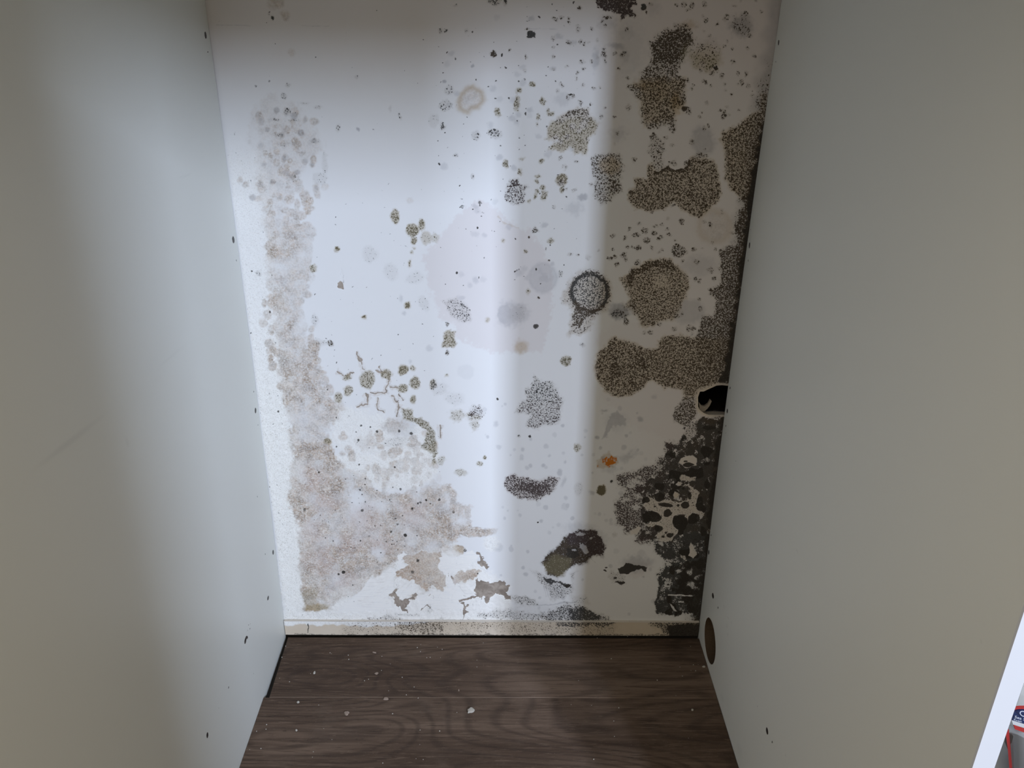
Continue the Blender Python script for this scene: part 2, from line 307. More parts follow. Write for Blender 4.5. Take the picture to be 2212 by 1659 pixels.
    S('gry', cB(980, 230, 60, 60), .3, 25, 8); S('gry', cB(840, 160, 60, 40), .25, 20, 8); S('gry', cB(920, 960, 50, 50), .3, 18, 8); K(cB(815, 395, 14, 55), .6, 'k', 6, 5); K(cB(955, 375, 22, 14), .6, 'k', 5, 4)
    S('gry', cB(1170, 60, 50, 60), .2, 20, 6); S('gry', cB(1000, 330, 100, 200), .18, 40, 10); S('pnk', cB(900, 650, 90, 500), .4, 40, 10)
    for x, y, rx, ry in ((185,745,20,50),(380,720,17,35),(430,815,24,16),(405,790,10,14),(52,805,20,26),(195,655,22,20),(295,605,18,22),(645,748,20,22),(380,1400,20,45),(340,1262,22,15),(335,1300,12,14),(370,1340,22,16),(325,1365,12,18),(212,1228,14,24),(315,1405,12,26),(100,1180,18,30),(345,840,12,18),(345,890,8,14),(495,1135,16,16),(525,1200,14,18),(622,1160,16,12),(275,1450,13,15),(445,1470,9,14),(30,950,45,30),(220,1145,16,10),(360,1155,18,14),(590,695,20,18),(515,620,12,12),(670,325,16,18),(455,403,14,12),(245,505,14,8),(250,402,10,10),(615,560,10,14)):
        K(cB(x, y, rx, ry), .58, 'o' if x < 440 and y > 590 else 'b', 5, 5)
    K(cB(508, 1292, 40, 45), .62, 'o', 6, 4); S('och', cB(508, 1292, 38, 42), .35, 6, 3); K(cB(515, 1358, 18, 20), .6, 'o', 5, 4)
    # loose small colonies across the upper right
    rs2 = random.Random(11)
    for i in range(260):
        u, v = rs2.uniform(1330, 1650), rs2.uniform(0, 760)
        if u > 1687 - .13 * v - 12: continue
        if i % 2 and u < 1400: continue
        r = rs2.uniform(2.5, 6.5); K((u, v, r, r * rs2.uniform(.7, 1.4)), rs2.uniform(.45, .62), 'b', 4, 4)
    for i in range(60):
        u, v = rs2.uniform(1190, 1340), rs2.uniform(30, 420); r = rs2.uniform(2.5, 6); K((u, v, r, r), rs2.uniform(.4, .6), 'b', 4, 4)
    for i in range(170):
        u, v = rs2.uniform(940, 1250), rs2.uniform(0, 620); r = rs2.uniform(.9, 2.4)
        S('sol', (u, v, r, r * rs2.uniform(.6, 1.8), rs2.uniform(0, 180)), rs2.uniform(.5, .9), 1.5, 2)
        if i % 4 == 0: S('gry', (u + 9, v + 4, 7, 6), rs2.uniform(.15, .35), 6, 4)
    for i in range(210):
        u, v = rs2.uniform(560, 960), rs2.uniform(380, 960); r = rs2.uniform(.6, 1.3)
        S('sol', (u, v, r, r * rs2.uniform(1.2, 3), rs2.uniform(0, 180)), rs2.uniform(.4, .75), 1.3, 2.5)
    for i in range(60):
        u, v = rs2.uniform(470, 1250), rs2.uniform(5, 330); r = rs2.uniform(.9, 2.)
        S('sol', (u, v, r, r), rs2.uniform(.3, .8), 1.5, 1)
    for i in range(100):
        u, v = rs2.uniform(1040, 1480), rs2.uniform(860, 1340); r = rs2.uniform(1.5, 5.5)
        S('gry', (u, v, r, r), rs2.uniform(.12, .4), 2.5, 1.5)
    for i in range(260):   # specks along the left bloom
        v = rs2.uniform(260, 1330); u = 443 + .127 * v + abs(rs2.gauss(30, 25)) + 4; r = rs2.uniform(.7, 1.9)
        S('sol', (u, v, r, r * rs2.uniform(1, 2)), rs2.uniform(.25, .6), 1.5, 1)
    # clusters of fine worm-like marks
    for x, y, rx, ry, d in ((1735,755,48,45,.36),(1765,640,30,35,.34),(1705,905,18,26,.62),(1945,970,38,34,.42),(2100,960,48,38,.36),(1930,1270,14,16,.6),(1805,1118,14,12,.55),(575,690,26,22,.42),(600,800,26,26,.5),(605,608,18,14,.5),(520,855,18,12,.6),(715,735,30,8,.42),(820,765,26,12,.4),(495,130,10,12,.85),(470,102,7,10,.7),(965,915,16,30,.4),(1650,860,40,50,.22),(1700,220,14,16,.6),(1735,215,11,11,.7),(1885,220,14,14,.5),(1800,38,14,10,.6),(2085,12,42,28,.55),(2160,12,12,24,.8),(650,860,30,10,.42),(800,1010,40,20,.35),(545,975,35,22,.4),(1100,548,16,14,.4),(1408,840,8,20,.55),(1335,780,10,22,.4),(830,1280,60,40,.25),(870,1180,20,90,.25),(650,1280,36,32,.3)):
        K(cA(x, y, rx, ry), d, 'k', 5, 4)
    for x, y, rx, ry in ((1370,1555,32,48),(1565,1610,22,38),(1500,1640,44,36)): K(cA(x, y, rx, ry), .55, 'o', 5, 4); S('och', cA(x, y, rx, ry), .3, 5, 3)
    for x, y, r in ((1852,1483,15),(1985,1452,16),(1995,1520,8),(1105,930,12),(1730,580,12),(1930,472,12),(375,612,10),(470,578,9)): S('sol' if x not in (1105,1730,1930) else 'gry', cA(x, y, r), .6, 3, 3)
    # --- middle band
    for x, y, rx, ry, d in ((790,330,26,26,.5),(1500,65,42,40,.6),(1510,132,24,26,.6),(1565,25,20,34,.6),(1480,295,11,26,.7),(1462,600,22,22,.68),(1485,220,14,12,.5),(1510,188,9,9,.6),(958,192,18,18,.75),(1147,683,18,15,.7),(1170,1130,56,66,.52),(1430,1057,34,34,.62),(1497,1047,24,18,.45),(1515,1150,38,46,.55),(1430,1192,36,30,.55),(1500,1272,26,30,.6),(1645,1165,26,32,.65),(1035,1212,34,38,.5),(960,1262,30,36,.5),(1318,1092,38,34,.55),(1028,1115,28,22,.6),(1740,1103,12,10,.6),(885,1570,30,22,.55),(2140,133,12,12,.55),(2030,700,15,15,.4),(1600,110,40,50,.3)):
        K(cC(x, y, rx, ry), d, 'o', 6, 4); S('och', cC(x, y, rx * .9, ry * .9), .25 if d < .62 else .4, 8, 3)
    K(cC([(1415,1335),(1490,1328),(1495,1390),(1560,1410),(1610,1430),(1640,1480),(1672,1580),(1680,1660),(1640,1660),(1570,1610),(1590,1550),(1600,1500),(1520,1450),(1430,1410)]), .56, 'o', 6, 5)
    K(cE([(1290,-10),(1400,-10),(1410,60),(1390,90),(1410,140),(1380,150),(1370,60),(1300,20)]), .5, 'o', 5, 4); K(cE(1435, 120, 26, 36), .35, 'o', 5, 4); K(cE(1580, 208, 40, 24), .4, 'o', 6, 4); K(cE(1710, 140, 20, 16), .5, 'o', 4, 3); K(cE(1746, 93, 13, 15), .7, 'o', 4, 3)
    S('gry', cC([(1320,1430),(1420,1400),(1520,1450),(1500,1560),(1380,1540),(1300,1480)]), .22, 20, 8); S('tan', cC(1370, 1460, 70, 50), .6, 18, 6)
    K(cC(1380, 1580, 90, 40), .30, 'k', 12, 6)
    K([(955,650),(988,642),(1000,650),(1018,672),(1015,695),(990,690),(972,680)], .42, 'k', 7, 5); K(cC(1840, 640, 70, 75), .42, 'k', 12, 6); S('gry', cC(1850, 540, 22, 14), .3, 6, 3)
    P = cC([(1720,790),(1760,775),(1810,790),(1805,830),(1820,860),(1800,890),(1710,890),(1715,840)]); K(P, .55, 'o', 6, 4); S('tan', P, .4, 6, 3)
    K(cC(1747, 930, 15, 22), .6, 'b', 4, 3); K(cC(1745, 735, 14, 18), .6, 'b', 4, 3)
    K(cC(1945, 1375, 62, 58), .48, 'p', 12, 6); K(cC(1920, 1380, 30, 34), .68, 'p', 10, 5); K(cC(1820, 1385, 50, 40), .34, 'o', 10, 6); K(cC(1945, 1460, 30, 40), .35, 'o', 8, 5)
    K(cC(905, 865, 26, 30), .6, 'b', 5, 5); K(cC(835, 865, 50, 26), .34, 'b', 8, 5); K(cC(790, 710, 24, 46), .36, 'k', 6, 5); K(cC(1580, 580, 36, 60, -20), .26, 'k', 6, 4); K(cC(1510, 400, 60, 40), .22, 'k', 10, 5)
    K(cC(1345, 360, 50, 60), .22, 'k', 10, 5); K(cC(1190, 230, 50, 60), .24, 'k', 10, 5); K(cC(400, 370, 24, 20), .4, 'k', 5, 4); K(cC(1660, 110, 30, 35), .35, 'o', 6, 4); K(cC(1700, 1200, 60, 50), .25, 'k', 10, 6); K(cC(1800, 1270, 70, 40), .25, 'k', 10, 5)
    S('pel', cC([(960,440),(985,420),(1005,450),(1010,480),(965,478)]), .8, 3, 3); S('pel', cC([(982,330),(992,340),(1006,375),(1000,470),(996,430),(978,370)]), .35, 2, 2); L('sol', cC([(985, 350), (978, 430)]), 1.5, .6, 2); L('sol', cC([(1005, 370), (1003, 470)]), 1.5, .6, 2)
    for pts in ([(1095,940),(1118,985),(1130,1020),(1150,1060)],[(1250,1030),(1270,1065),(1330,1080)],[(950,1065),(990,1095),(1030,1110),(1085,1078)],[(1230,1065),(1290,1080)],[(1185,1215),(1300,1225),(1340,1150),(1335,1090)],[(1345,1190),(1400,1185)],[(1340,1235),(1400,1310),(1385,1400)],[(1165,1230),(1180,1310),(1105,1335)],[(1245,1250),(1235,1300),(1245,1350),(1300,1370)],[(1690,1450),(1695,1560)],[(1400,1230),(1425,1280)]):
        L('pel', cC(pts), 4, .7, 5); L('tan', cC(pts), 12, .3, 6)
    S('pel', cC([(1100,945),(1130,970),(1140,990),(1125,1010),(1105,990)]), .7, 3, 4); S('pel', cC([(955,1068),(985,1085),(990,1098),(965,1090)]), .8, 2, 3)
    for x, y, rx, ry, v in ((1620,900,24,24,.25),(1410,545,12,20,.3),(1435,655,14,12,.3),(1480,1000,10,12,.3),(1945,415,22,26,.3),(1910,455,14,20,.25),(2013,92,20,16,.25),(2095,1448,18,20,.3),(2115,1612,18,12,.3),(2160,660,60,70,.4),(1880,1070,60,50,.10)):
        S('gry', cC(x, y, rx, ry), v, 6, 3)
    # --- middle right
    P = cD([(1130,270),(1200,268),(1300,268),(1360,320),(1412,380),(1432,450),(1400,530),(1370,600),(1312,690),(1240,710),(1150,750),(1080,755),(1050,680),(1020,640),(965,600),(1000,550),(980,480),(935,400),(1000,370),(1020,320)])
    K(P, .58, 'b', 10, 6); S('crm', P, .75, 12, 5); K(cD([(1000,340),(1130,275),(1300,275),(1370,350),(1300,350),(1150,330),(1030,400),(1010,520),(980,420)]), .70, 'b', 8, 5); S('spk', cD(1215, 430, 50, 42), .35, 14, 4, 'cut')
    P = cD([(690,355),(780,390),(860,420),(872,540),(830,620),(740,655),(725,765),(650,805),(560,815),(560,740),(590,640),(520,580),(510,520),(560,430),(620,372)])
    K(P, .34, 'b', 12, 6); S('och', P, .32, 12, 5)
    q = cD(708, 505, 128, 132); K(q, .56, 'k', 6, 4); S('wht', cD(700, 490, 90, 95), .7, 20, 4); S('spk', q, .80, 9, 4, 'ring')
    K(cD([(610,590),(720,620),(820,610),(700,680),(640,750),(580,745),(590,680)]), .68, 'b', 7, 5); K(cD([(560,720),(720,760),(650,805),(600,800)]), .45, 'b', 6, 5)
    K(cD([(1480,830),(1500,740),(1530,680),(1600,670),(1620,560),(1560,470),(1640,450),(1640,350),(1640,230),(1690,160),(1760,150),(1755,-20),(1875,-20),(1840,250),(1790,600),(1750,900),(1710,1180),(1620,1190),(1500,1200),(1440,1000)]), .66, 'b', 9, 6)
    P = cD([(890,830),(960,850),(1040,870),(1060,900),(1130,900),(1200,900),(1200,850),(1250,810),(1380,800),(1430,830),(1520,830),(1700,830),(1700,1180),(1620,1190),(1560,1230),(1480,1250),(1400,1260),(1360,1192),(1250,1190),(1200,1160),(1150,1130),(1080,1190),(1010,1250),(930,1260),(820,1210),(760,1120),(745,1040),(770,930),(830,890)])
    K(P, .62, 'b', 9, 5); S('crm', P, .75, 12, 5); K(cD(1080, 1020, 90, 90), .68, 'b', 30, 6); K(cD(900, 1060, 80, 80), .68, 'b', 20, 5)
    K(cD([(1390,1240),(1480,1250),(1480,1380),(1440,1440),(1440,1470),(1400,1460),(1320,1440),(1310,1390),(1330,1330),(1370,1280)]), .64, 'b', 7, 5)
    K(cD([(320,1100),(370,1150),(440,1160),(490,1220),(522,1290),(510,1370),(480,1440),(400,1450),(340,1490),(260,1460),(250,1420),(290,1380),(250,1350),(180,1360),(200,1300),(250,1270),(255,1200),(290,1150)]), .50, 'p', 10, 6); K(cD(380, 1200, 80, 60), .52, 'k', 14, 5)
    K(cD(545, 990, 40, 38), .58, 'o', 5, 4); K(cD(1340, 202, 52, 46), .60, 'b', 5, 4); K(cD(430, 135, 22, 20), .5, 'o', 5, 4); K(cD(318, 55, 26, 28), .6, 'b', 5, 5); K(cD(278, 107, 9, 10), .9, 'b', 3, 3); K(cD(395, 195, 6, 12), .8, 'b', 3, 2); K(cD(500, 370, 16, 22), .5, 'k', 5, 4); K(cD(700, 250, 18, 20), .35, 'k', 5, 4); K(cD(347, 541, 10, 10), .8, 'b', 3, 2); K(cD(268, 502, 14, 20), .45, 'o', 5, 3); K(cD(252, 210, 12, 14), .55, 'o', 4, 3); K(cD(660, 880, 18, 16), .5, 'k', 5, 4); K(cD(415, 275, 10, 8), .9, 'b', 3, 2)
    S('sol', cD(328, 752, 20, 18), .8, 5, 4); S('sol', cD(50, 1268, 9, 11), .9, 3, 2)
    S('gry', cD(375, 400, 98, 100), .28, 5, 3); S('gry', cD(380, 400, 45, 45), .4, 10, 4); S('gry', cD(375, 400, 92, 94), .32, 5, 3, 'ring'); S('gry', cD(440, 300, 18, 18), .35, 5, 3)
    S('gry', cD(160, 660, 100, 75), .38, 24, 9); K(cD(190, 650, 70, 60), .2, 'k', 10, 5); S('gry', cD(920, 640, 70, 52), .75, 14, 5); K(cD(915, 650, 55, 30), .6, 'k', 8, 5); S('gry', cD(1430, 650, 110, 85), .33, 12, 6); S('gry', cD(1500, 310, 120, 65), .25, 20, 6)
    S('gry', cD(1000, 620, 50, 40), .3, 14, 5); S('och', cD(225, 890, 42, 42), .55, 20, 5)
    K(cD(985, 600, 40, 40), .4, 'b', 8, 5)
    for x, y, rx, ry in ((1045,90,28,18),(1105,60,24,22),(1110,130,26,24),(1170,80,20,20),(1205,120,18,16),(965,115,16,16),(870,100,18,16),(985,180,14,12),(1055,185,22,16),(1020,175,12,10),(850,255,22,18),(888,240,14,16),(905,300,20,20),(972,270,14,18),(1040,290,20,16),(875,188,12,12),(1275,85,18,12),(1270,45,12,10),(1230,10,18,8),(1170,30,14,10),(1065,12,16,10),(998,45,14,16),(1510,188,9,7),(775,195,8,6),(620,240,10,8),(575,232,14,10)):
        K(cD(x, y, rx, ry), .60, 'b', 4, 4)
    S('och', cD(1605, 30, 118, 112), .28, 7, 4, 'ring'); S('tan', cD(1605, 30, 105, 100), .25, 14, 4)
    S('gry', cD([(840,1430),(870,1370),(900,1350),(980,1410),(980,1450),(880,1460),(830,1550),(800,1560)]), .5, 4, 5); S('gry', cD(1075, 1412, 20, 22), .5, 6, 3); S('gry', cD(900, 1430, 90, 70), .15, 14, 6); S('gry', cD(820, 1355, 30, 10), .5, 4, 3); S('gry', cD(1180, 1250, 20, 14), .3, 6, 3); S('gry', cD(760, 1545, 14, 12), .6, 4, 2)
    K(cD(625, 1612, 26, 30), .48, 'o', 5, 4); K(cD(200, 1535, 14, 10), .6, 'k', 4, 3); K(cD(280, 1538, 12, 10), .9, 'k', 3, 2)
    # --- dark lower right
    P = cD([(1450,1440),(1560,1392),(1700,1385),(1680,1700),(1240,1700),(1260,1610),(1350,1580),(1370,1500)]); K(P, .80, 'p', 8, 6)
    K(cD([(1490,1410),(1700,1385),(1650,1700),(1450,1700),(1440,1560)]), .88, 'b', 10, 6); S('spk', cD([(1370,1500),(1440,1460),(1460,1520),(1420,1560),(1390,1600)]), .45, 8, 5, 'cut')
    P = cF([(1240,-20),(1250,80),(1192,108),(1180,150),(1100,150),(1040,180),(900,210),(890,250),(935,300),(960,340),(900,400),(890,480),(890,570),(940,590),(960,640),(1030,640),(1040,700),(1120,712),(1180,700),(1400,700),(1560,400),(1660,-20)])
    K(P, .66, 'p', 14, 7)
    K(cF([(1240,-20),(1260,100),(1200,200),(1100,260),(1000,310),(1080,400),(1060,500),(1060,700),(1400,700),(1620,400),(1680,-20)]), .80, 'p', 14, 7)
    K(cF([(1400,-20),(1380,100),(1330,200),(1320,400),(1380,700),(1560,760),(1680,-20)]), .90, 'b', 12, 6)
    K(cF([(1170,690),(1380,640),(1570,640),(1545,860),(1500,1220),(1260,1222),(1190,1210),(1168,1135),(1190,1050),(1195,955),(1240,870),(1225,810),(1172,770)]), .84, 'k', 8, 6)
    S('sol', cF([(1250,850),(1540,830),(1500,1180),(1330,1080),(1330,900)]), .85, 20, 10)
    S('sol', cF([(1340,700),(1560,640),(1550,830),(1280,830)]), .5, 20, 8)
    K(cF(1260, 950, 70, 80), .60, 'k', 10, 6); S('sol', cF(1260, 950, 60, 60), .9, 14, 6, 'cut')
    for x, y, rx, ry in ((1460,930,45,30),(1440,1010,40,30),(1470,1120,30,30),(1240,830,40,20),(1260,1000,30,40)):
        for c in ('sol', 'spk'): S(c, cF(x, y, rx, ry), .5, 8, 8, 'cut')
    DK = cF([(1400,-160),(1660,-160),(1500,1240),(1180,1220),(1190,960),(1170,690),(1060,640),(1100,300),(1240,100)])
    q = p.mask(DK, 20, 10); w_, m_, _ = q
    p.A['blk'][w_] = np.maximum(p.A['blk'][w_], m_ * np.clip(.62 + .5 * n25[w_], 0, 1)); p.A['pur'][w_] *= 1 - .5 * m_
    p.A['spk'][w_] -= m_ * .30 * np.clip(n10[w_] + .15, 0, 1) * (p.A['spk'][w_] > .5)
    p.A['sol'][w_] = np.maximum(p.A['sol'][w_], m_ * .9 * (n25[w_] > .18))
    for i in range(70):
        u, v = rs.uniform(1380, 1560), rs.uniform(900, 1320); r = rs.uniform(1.5, 5)
        for c in ('spk', 'sol'): S(c, (u, v, r * rs.uniform(.6, 2), r), rs.uniform(.3, .6), 3, 4, 'cut')
    isl = [[(1128,372),(1165,395),(1178,372),(1200,405),(1240,400),(1290,400),(1345,415),(1400,400),(1440,350),(1420,300),(1350,300),(1345,270),(1450,310),(1490,350),(1475,440),(1480,470),(1530,490),(1525,510),(1490,500),(1430,490),(1415,545),(1385,535),(1400,500),(1330,505),(1305,515),(1310,560),(1320,600),(1345,605),(1335,640),(1315,655),(1300,695),(1240,700),(1200,690),(1185,650),(1215,600),(1190,575),(1130,590),(1110,575),(1180,550),(1225,520),(1180,485),(1120,475),(1095,440),(1120,410)],
           [(1370,100),(1400,80),(1450,80),(1480,110),(1475,150),(1400,170),(1350,130)],
           [(1430,700),(1455,735),(1475,790),(1450,825),(1420,800)], [(1000,610),(1060,585),(1080,600),(1050,640),(1000,650)], [(1340,780),(1390,800),(1410,840),(1370,810)],
           [(1380,210),(1440,240),(1480,230),(1470,270),(1400,270),(1350,240)]]
    for i, P in enumerate(isl):
        v = .97 if i in (0, 1) else .8 if i < 4 else .5
        for c in ('spk', 'sol', 'pur'): S(c, cF(P), v, 2.5, 3, 'cut')
        S('crm', cF(P), .45, 4, 3)
    K(cF(isl[0]), .35, 'b', 3, 3)
    for x, y, rx, ry in ((1160,518,62,38),(1255,436,58,16),(1268,492,33,28),(1392,432,30,26),(1285,652,26,19),(1175,446,11,8),(1235,662,12,9),(1252,634,9,8),(1345,436,8,8),(1210,380,38,34),(1112,400,30,24),(1355,560,55,50),(1450,530,42,36),(1420,148,42,16),(1395,125,14,6),(1200,600,28,22),(1310,350,40,30),(1380,290,14,10),(1408,285,12,10),(1380,318,12,9),(1425,370,14,26),(1500,420,24,50)):
        S('sol', cF(x, y, rx, ry, rs.uniform(-12, 12)), 1., 3, 2.5)
    S('sol', cF(1325, 362, 22, 20), .9, 5, 3, 'cut'); S('crm', cF(1325, 362, 22, 20), .8, 5, 3); S('spk', cF(1325, 362, 22, 20), .8, 5, 3, 'cut')
    for x, y in ((1020,260),(960,400),(1040,450),(1000,300),(1080,270),(1050,370)): S('spk', cF(x, y, 26, 16), .55, 8, 5, 'cut')
    S('wht', cF([(1265,1075),(1445,1082),(1445,1088),(1265,1083)]), .0); 
    for c in ('sol', 'spk'):
        p.line(c, cF([(1180, 5), (1181, 5)]), 1, 0)
        S(c, cF([(1270,1074),(1450,1081),(1450,1089),(1270,1083)]), .8, 1.5, 1, 'cut'); S(c, cF([(1345,1122),(1385,1125),(1385,1134),(1345,1132)]), .8, 1.5, 1, 'cut'); S(c, cF([(1280,1140),(1300,1150),(1335,1195),(1310,1190)]), .7, 2, 2, 'cut')
    # --- black rim along the panel
    dr = edgeR - U
    for c, lo, hi, v in (('sol', 11, 1, .8), ('spk', 40, 4, .72)):
        k = sstep(dr + 12 * n25 + 6 * n10, lo, hi) * v * (sstep(V, 120, 330) if c == 'sol' else sstep(V, 60, 300))
        p.A[c] = np.maximum(p.A[c], k)
    p.A['gry'] = np.maximum(p.A['gry'], .5 * sstep(dr + 10 * n25, 40, 2))
    S('sol', cD([(1740,740),(1760,740),(1710,1180),(1640,1170),(1650,1080),(1700,1000),(1720,860)]), .9, 14, 8)
    # --- the two broken blisters low on the right
    P = cF([(560,640),(650,612),(740,612),(790,660),(820,720),(805,800),(740,790),(690,850),(600,860),(540,905),(480,960),(400,940),(385,880),(355,840),(400,790),(460,740),(500,700),(520,660)])
    K(P, .76, 'b', 8, 5); K(cF([(560,640),(650,612),(740,612),(790,660),(820,720),(805,800),(700,790),(640,700),(560,690)]), .78, 'p', 7, 5); S('rst', cF([(520,650),(620,660),(640,700),(520,700)]), .10, 10, 4)
    K(cF([(380,880),(460,800),(560,820),(540,900),(480,955),(400,935)]), .72, 'o', 7, 5)
    S('gry', P, .75, 12, 4); S('gry', cF(690, 640, 140, 60, 20), .3, 16, 6)
    S('sol', cF([(540,740),(600,720),(640,730),(640,790),(600,820),(540,800)]), .75, 8, 5)
    for q in (cF([(640,700),(680,720),(700,770),(680,780),(650,740)]), cF(720, 680, 10, 8), cF(600, 750, 16, 8), cF(640,645,30,10)):
        for c in ('sol', 'spk'): S(c, q, .85, 3, 3, 'cut')
        S('crm', q, .4, 3, 3)
    L('sol', cF([(670, 780), (770, 860)]), 2, .7, 1)
    K(cF([(290,890),(360,930),(430,960),(520,1000),(575,1005),(610,900),(560,920),(600,1050),(520,1110),(440,1110),(380,1010),(330,980)]), .42, 'k', 8, 6); K(cF([(370,950),(450,970),(570,1000),(550,1030),(480,990),(430,1010),(380,980)]), .8, 'k', 5, 4); S('sol', cF(545, 1008, 26, 14), .9, 4, 4)
    P = cF([(905,890),(955,870),(975,845),(1010,850),(1030,860),(1090,870),(1120,885),(1112,925),(1085,890),(1020,905),(990,930),(925,932)])
    S('gry', cF(1050, 850, 95, 60), .45, 16, 6); S('pnk', cF(1050, 900, 90, 60), .6, 14, 5); S('pel', P, .3, 2, 3); S('sol', P, .95, 3, 3); S('pur', P, 1, 3, 3)
    for q in (cF(935, 990, 32, 9), cF(890, 955, 14, 10), cF(818, 903, 15, 7, 25), cF(823, 880, 11, 6), cF(905, 985, 20, 6)): S('sol', q, .95, 2, 3)
    K(cF([(850,900),(960,930),(970,1000),(880,1000),(840,950)]), .34, 'p', 6, 5)
    # --- reddish brown colony, rust spot, single dots
    P = cF([(110,250),(170,205),(190,240),(260,230),(330,250),(420,228),(490,240),(450,330),(400,360),(330,402),(230,390),(180,362),(112,340),(95,290)])
    K(P, .62, 'p', 8, 5); K(cF([(150,270),(420,260),(440,330),(340,380),(240,350),(150,330)]), .72, 'p', 14, 5); S('pnk', P, .8, 8, 4)
    P = cF([(770,115),(810,85),(850,55),(870,80),(912,88),(912,130),(865,172),(820,165),(765,165)])
    S('och', P, .55, 6, 6); S('rst', cF([(800,110),(860,80),(912,86),(900,120),(870,150),(850,172),(820,150)]), .75, 6, 7); S('rst', cF(860, 130, 34, 24), 1., 6, 5); S('rst', cF(780, 150, 14, 10), .6, 4, 4)
    S('gry', cF(985, 85, 60, 26, -25), .42, 12, 6); S('gry', cF(850, 185, 40, 16), .3, 10, 4); K(cF(795, 325, 32, 32), .82, 'o', 5, 4); S('gry', cF(728, 345, 22, 18), .45, 6, 3); K(cF(868, 265, 13, 12), .85, 'k', 4, 3)
    S('gry', cF(498, 200, 18, 24), .4, 4, 3); S('gry', cF(520, 270, 14, 40, 25), .3, 5, 3); K(cF(625, 310, 30, 50), .3, 'k', 6, 4); K(cF(890, 650, 22, 18), .35, 'k', 5, 4); S('sol', cF(338, 557, 7, 6), .9, 2, 1)
    for x, y, r, v in ((55,20,16,.3),(228,37,15,.35),(397,12,18,.3),(218,103,14,.3),(257,167,14,.3),(377,155,14,.4),(537,127,10,.35),(420,77,9,.3),(955,20,20,.35),(790,28,12,.4),(655,77,8,.3),(485,575,16,.2),(420,630,14,.2),(250,930,16,.4),(530,450,24,.2),(540,385,14,.3),(900,765,20,.15),(1080,780,30,.2)): S('gry', cF(x, y, r), v, 4, 2)
    # --- black dusting above the skirting
    K(cF([(160,1100),(250,1085),(320,1120),(340,1160),(240,1160),(180,1140)]), .48, 'k', 8, 6)
    K(cF([(360,1230),(440,1180),(520,1150),(640,1150),(720,1190),(830,1220),(880,1245),(780,1275),(640,1300),(480,1300),(380,1280)]), .58, 'k', 10, 8)
    K(cF([(560,1170),(680,1170),(740,1200),(840,1230),(760,1260),(640,1280),(560,1260)]), .74, 'k', 10, 7)
    K(cF([(-100,1200),(200,1180),(400,1200),(420,1290),(200,1270),(-100,1240)]), .42, 'k', 10, 8)
    K(cF([(560,1080),(700,1090),(720,1150),(600,1150)]), .28, 'k', 8, 7)
    S('gry', cF([(100,1150),(500,1140),(620,1230),(500,1260),(100,1230)]), .16, 20, 8); L('gry', cF([(330, 1160), (480, 1140), (620, 1130)]), 3, .45, 3)
    for a in range(10): L('gry', cF([(380 + a * 14, 1010), (400 + a * 16, 1095)]), 1.6, .4, 2)
    K(cE([(700,1260),(880,1250),(1000,1240),(1060,1220),(1180,1250),(1500,1260),(1500,1330),(1180,1350),(1000,1320),(820,1310),(700,1340)]), .46, 'p', 10, 8)
    K(cE([(1560,1260),(2190,1260),(2190,1340),(1560,1335)]), .40, 'b', 10, 8)
    K(cE([(1100,1210),(1280,1215),(1280,1230),(1100,1225)]), .35, 'k', 4, 4); K(cE(1355, 1180, 20, 36), .35, 'k', 4, 4); K(cE(1950, 1110, 20, 30), .3, 'k', 6, 5)
    K(cE([(430,1060),(520,1020),(560,1080),(520,1180),(460,1190)]), .3, 'o', 8, 6)
    for i in range(70): L('gry', [(x := rs2.uniform(900, 1080), y := rs2.uniform(1230, 1330)), (x + rs2.uniform(-12, 12), y + rs2.uniform(-14, 4))], rs2.uniform(1, 2.5), rs2.uniform(.1, .35), 3)
    # --- joint lines near the top
    L('gry', cA([(90, 178), (340, 185)]), 1.4, .35, 1); L('gry', cA([(700, 182), (900, 190)]), 1.2, .45, 1); L('gry', cB([(265, 205), (480, 208)]), 1.2, .6, 1)
    p.A['tan'] *= np.clip(.92 + .75 * n60 + .55 * n25, .2, 1.25); p.A['tan'] = np.clip(p.A['tan'], 0, 1)
    # ring-textured cells live wherever the tan field is
    p.A['rng'] = np.clip(p.A['tan'] * (.5 + .9 * n25) + .35 * p.A['wht'] * (n25 > 0), 0, 1)
    for c in ('spk', 'sol'): p.A[c] *= sstep(edgeR - U, -60, -40)

def skirting_stains(p):
    U, V = p.U, p.V; n = vnoise(U, V, 30, 60, 2); n2 = vnoise(U, V, 9, 61, 2)
    p.A['crm'][:] = .9; p.A['och'][:] = .16
    # white paint lapping over its upper part
    lap = 1351 + 4 * n + 3 * n2 - 10 * sstep(U, 860, 960) - 4 * sstep(U, 1000, 1400)
    t = sstep(V, lap + 2, lap - 2) * sstep(U, 1360, 1340)
    p.A['crm'] *= 1 - t; p.A['och'] *= 1 - t; p.A['wht'] = t * .7
    p.K([(740,1335),(1000,1330),(1000,1372),(740,1372)], .34, 'p', 26, 14); p.K([(860,1335),(960,1330),(960,1372),(860,1372)], .56, 'b', 26, 12)
    p.K([(980,1335),(1330,1335),(1330,1372),(980,1372)], .38, 'b', 26, 14)
    p.K([(1200,1325),(1310,1325),(1330,1350),(1200,1352)], .66, 'k', 8, 8)
    p.K([(1395,1335),(1515,1325),(1515,1375),(1440,1375),(1400,1350)], .62, 'k', 8, 7)
    p.S('sol', [(1440,1352),(1515,1345),(1515,1380),(1440,1378)], .85, 8, 6)
    p.line('sol', [(665, 1346), (667, 1358), (665, 1370)], 3, .8, 2)
    p.A['sol'] = np.maximum(p.A['sol'], .55 * sstep(V + 3 * n2, 1366, 1371))


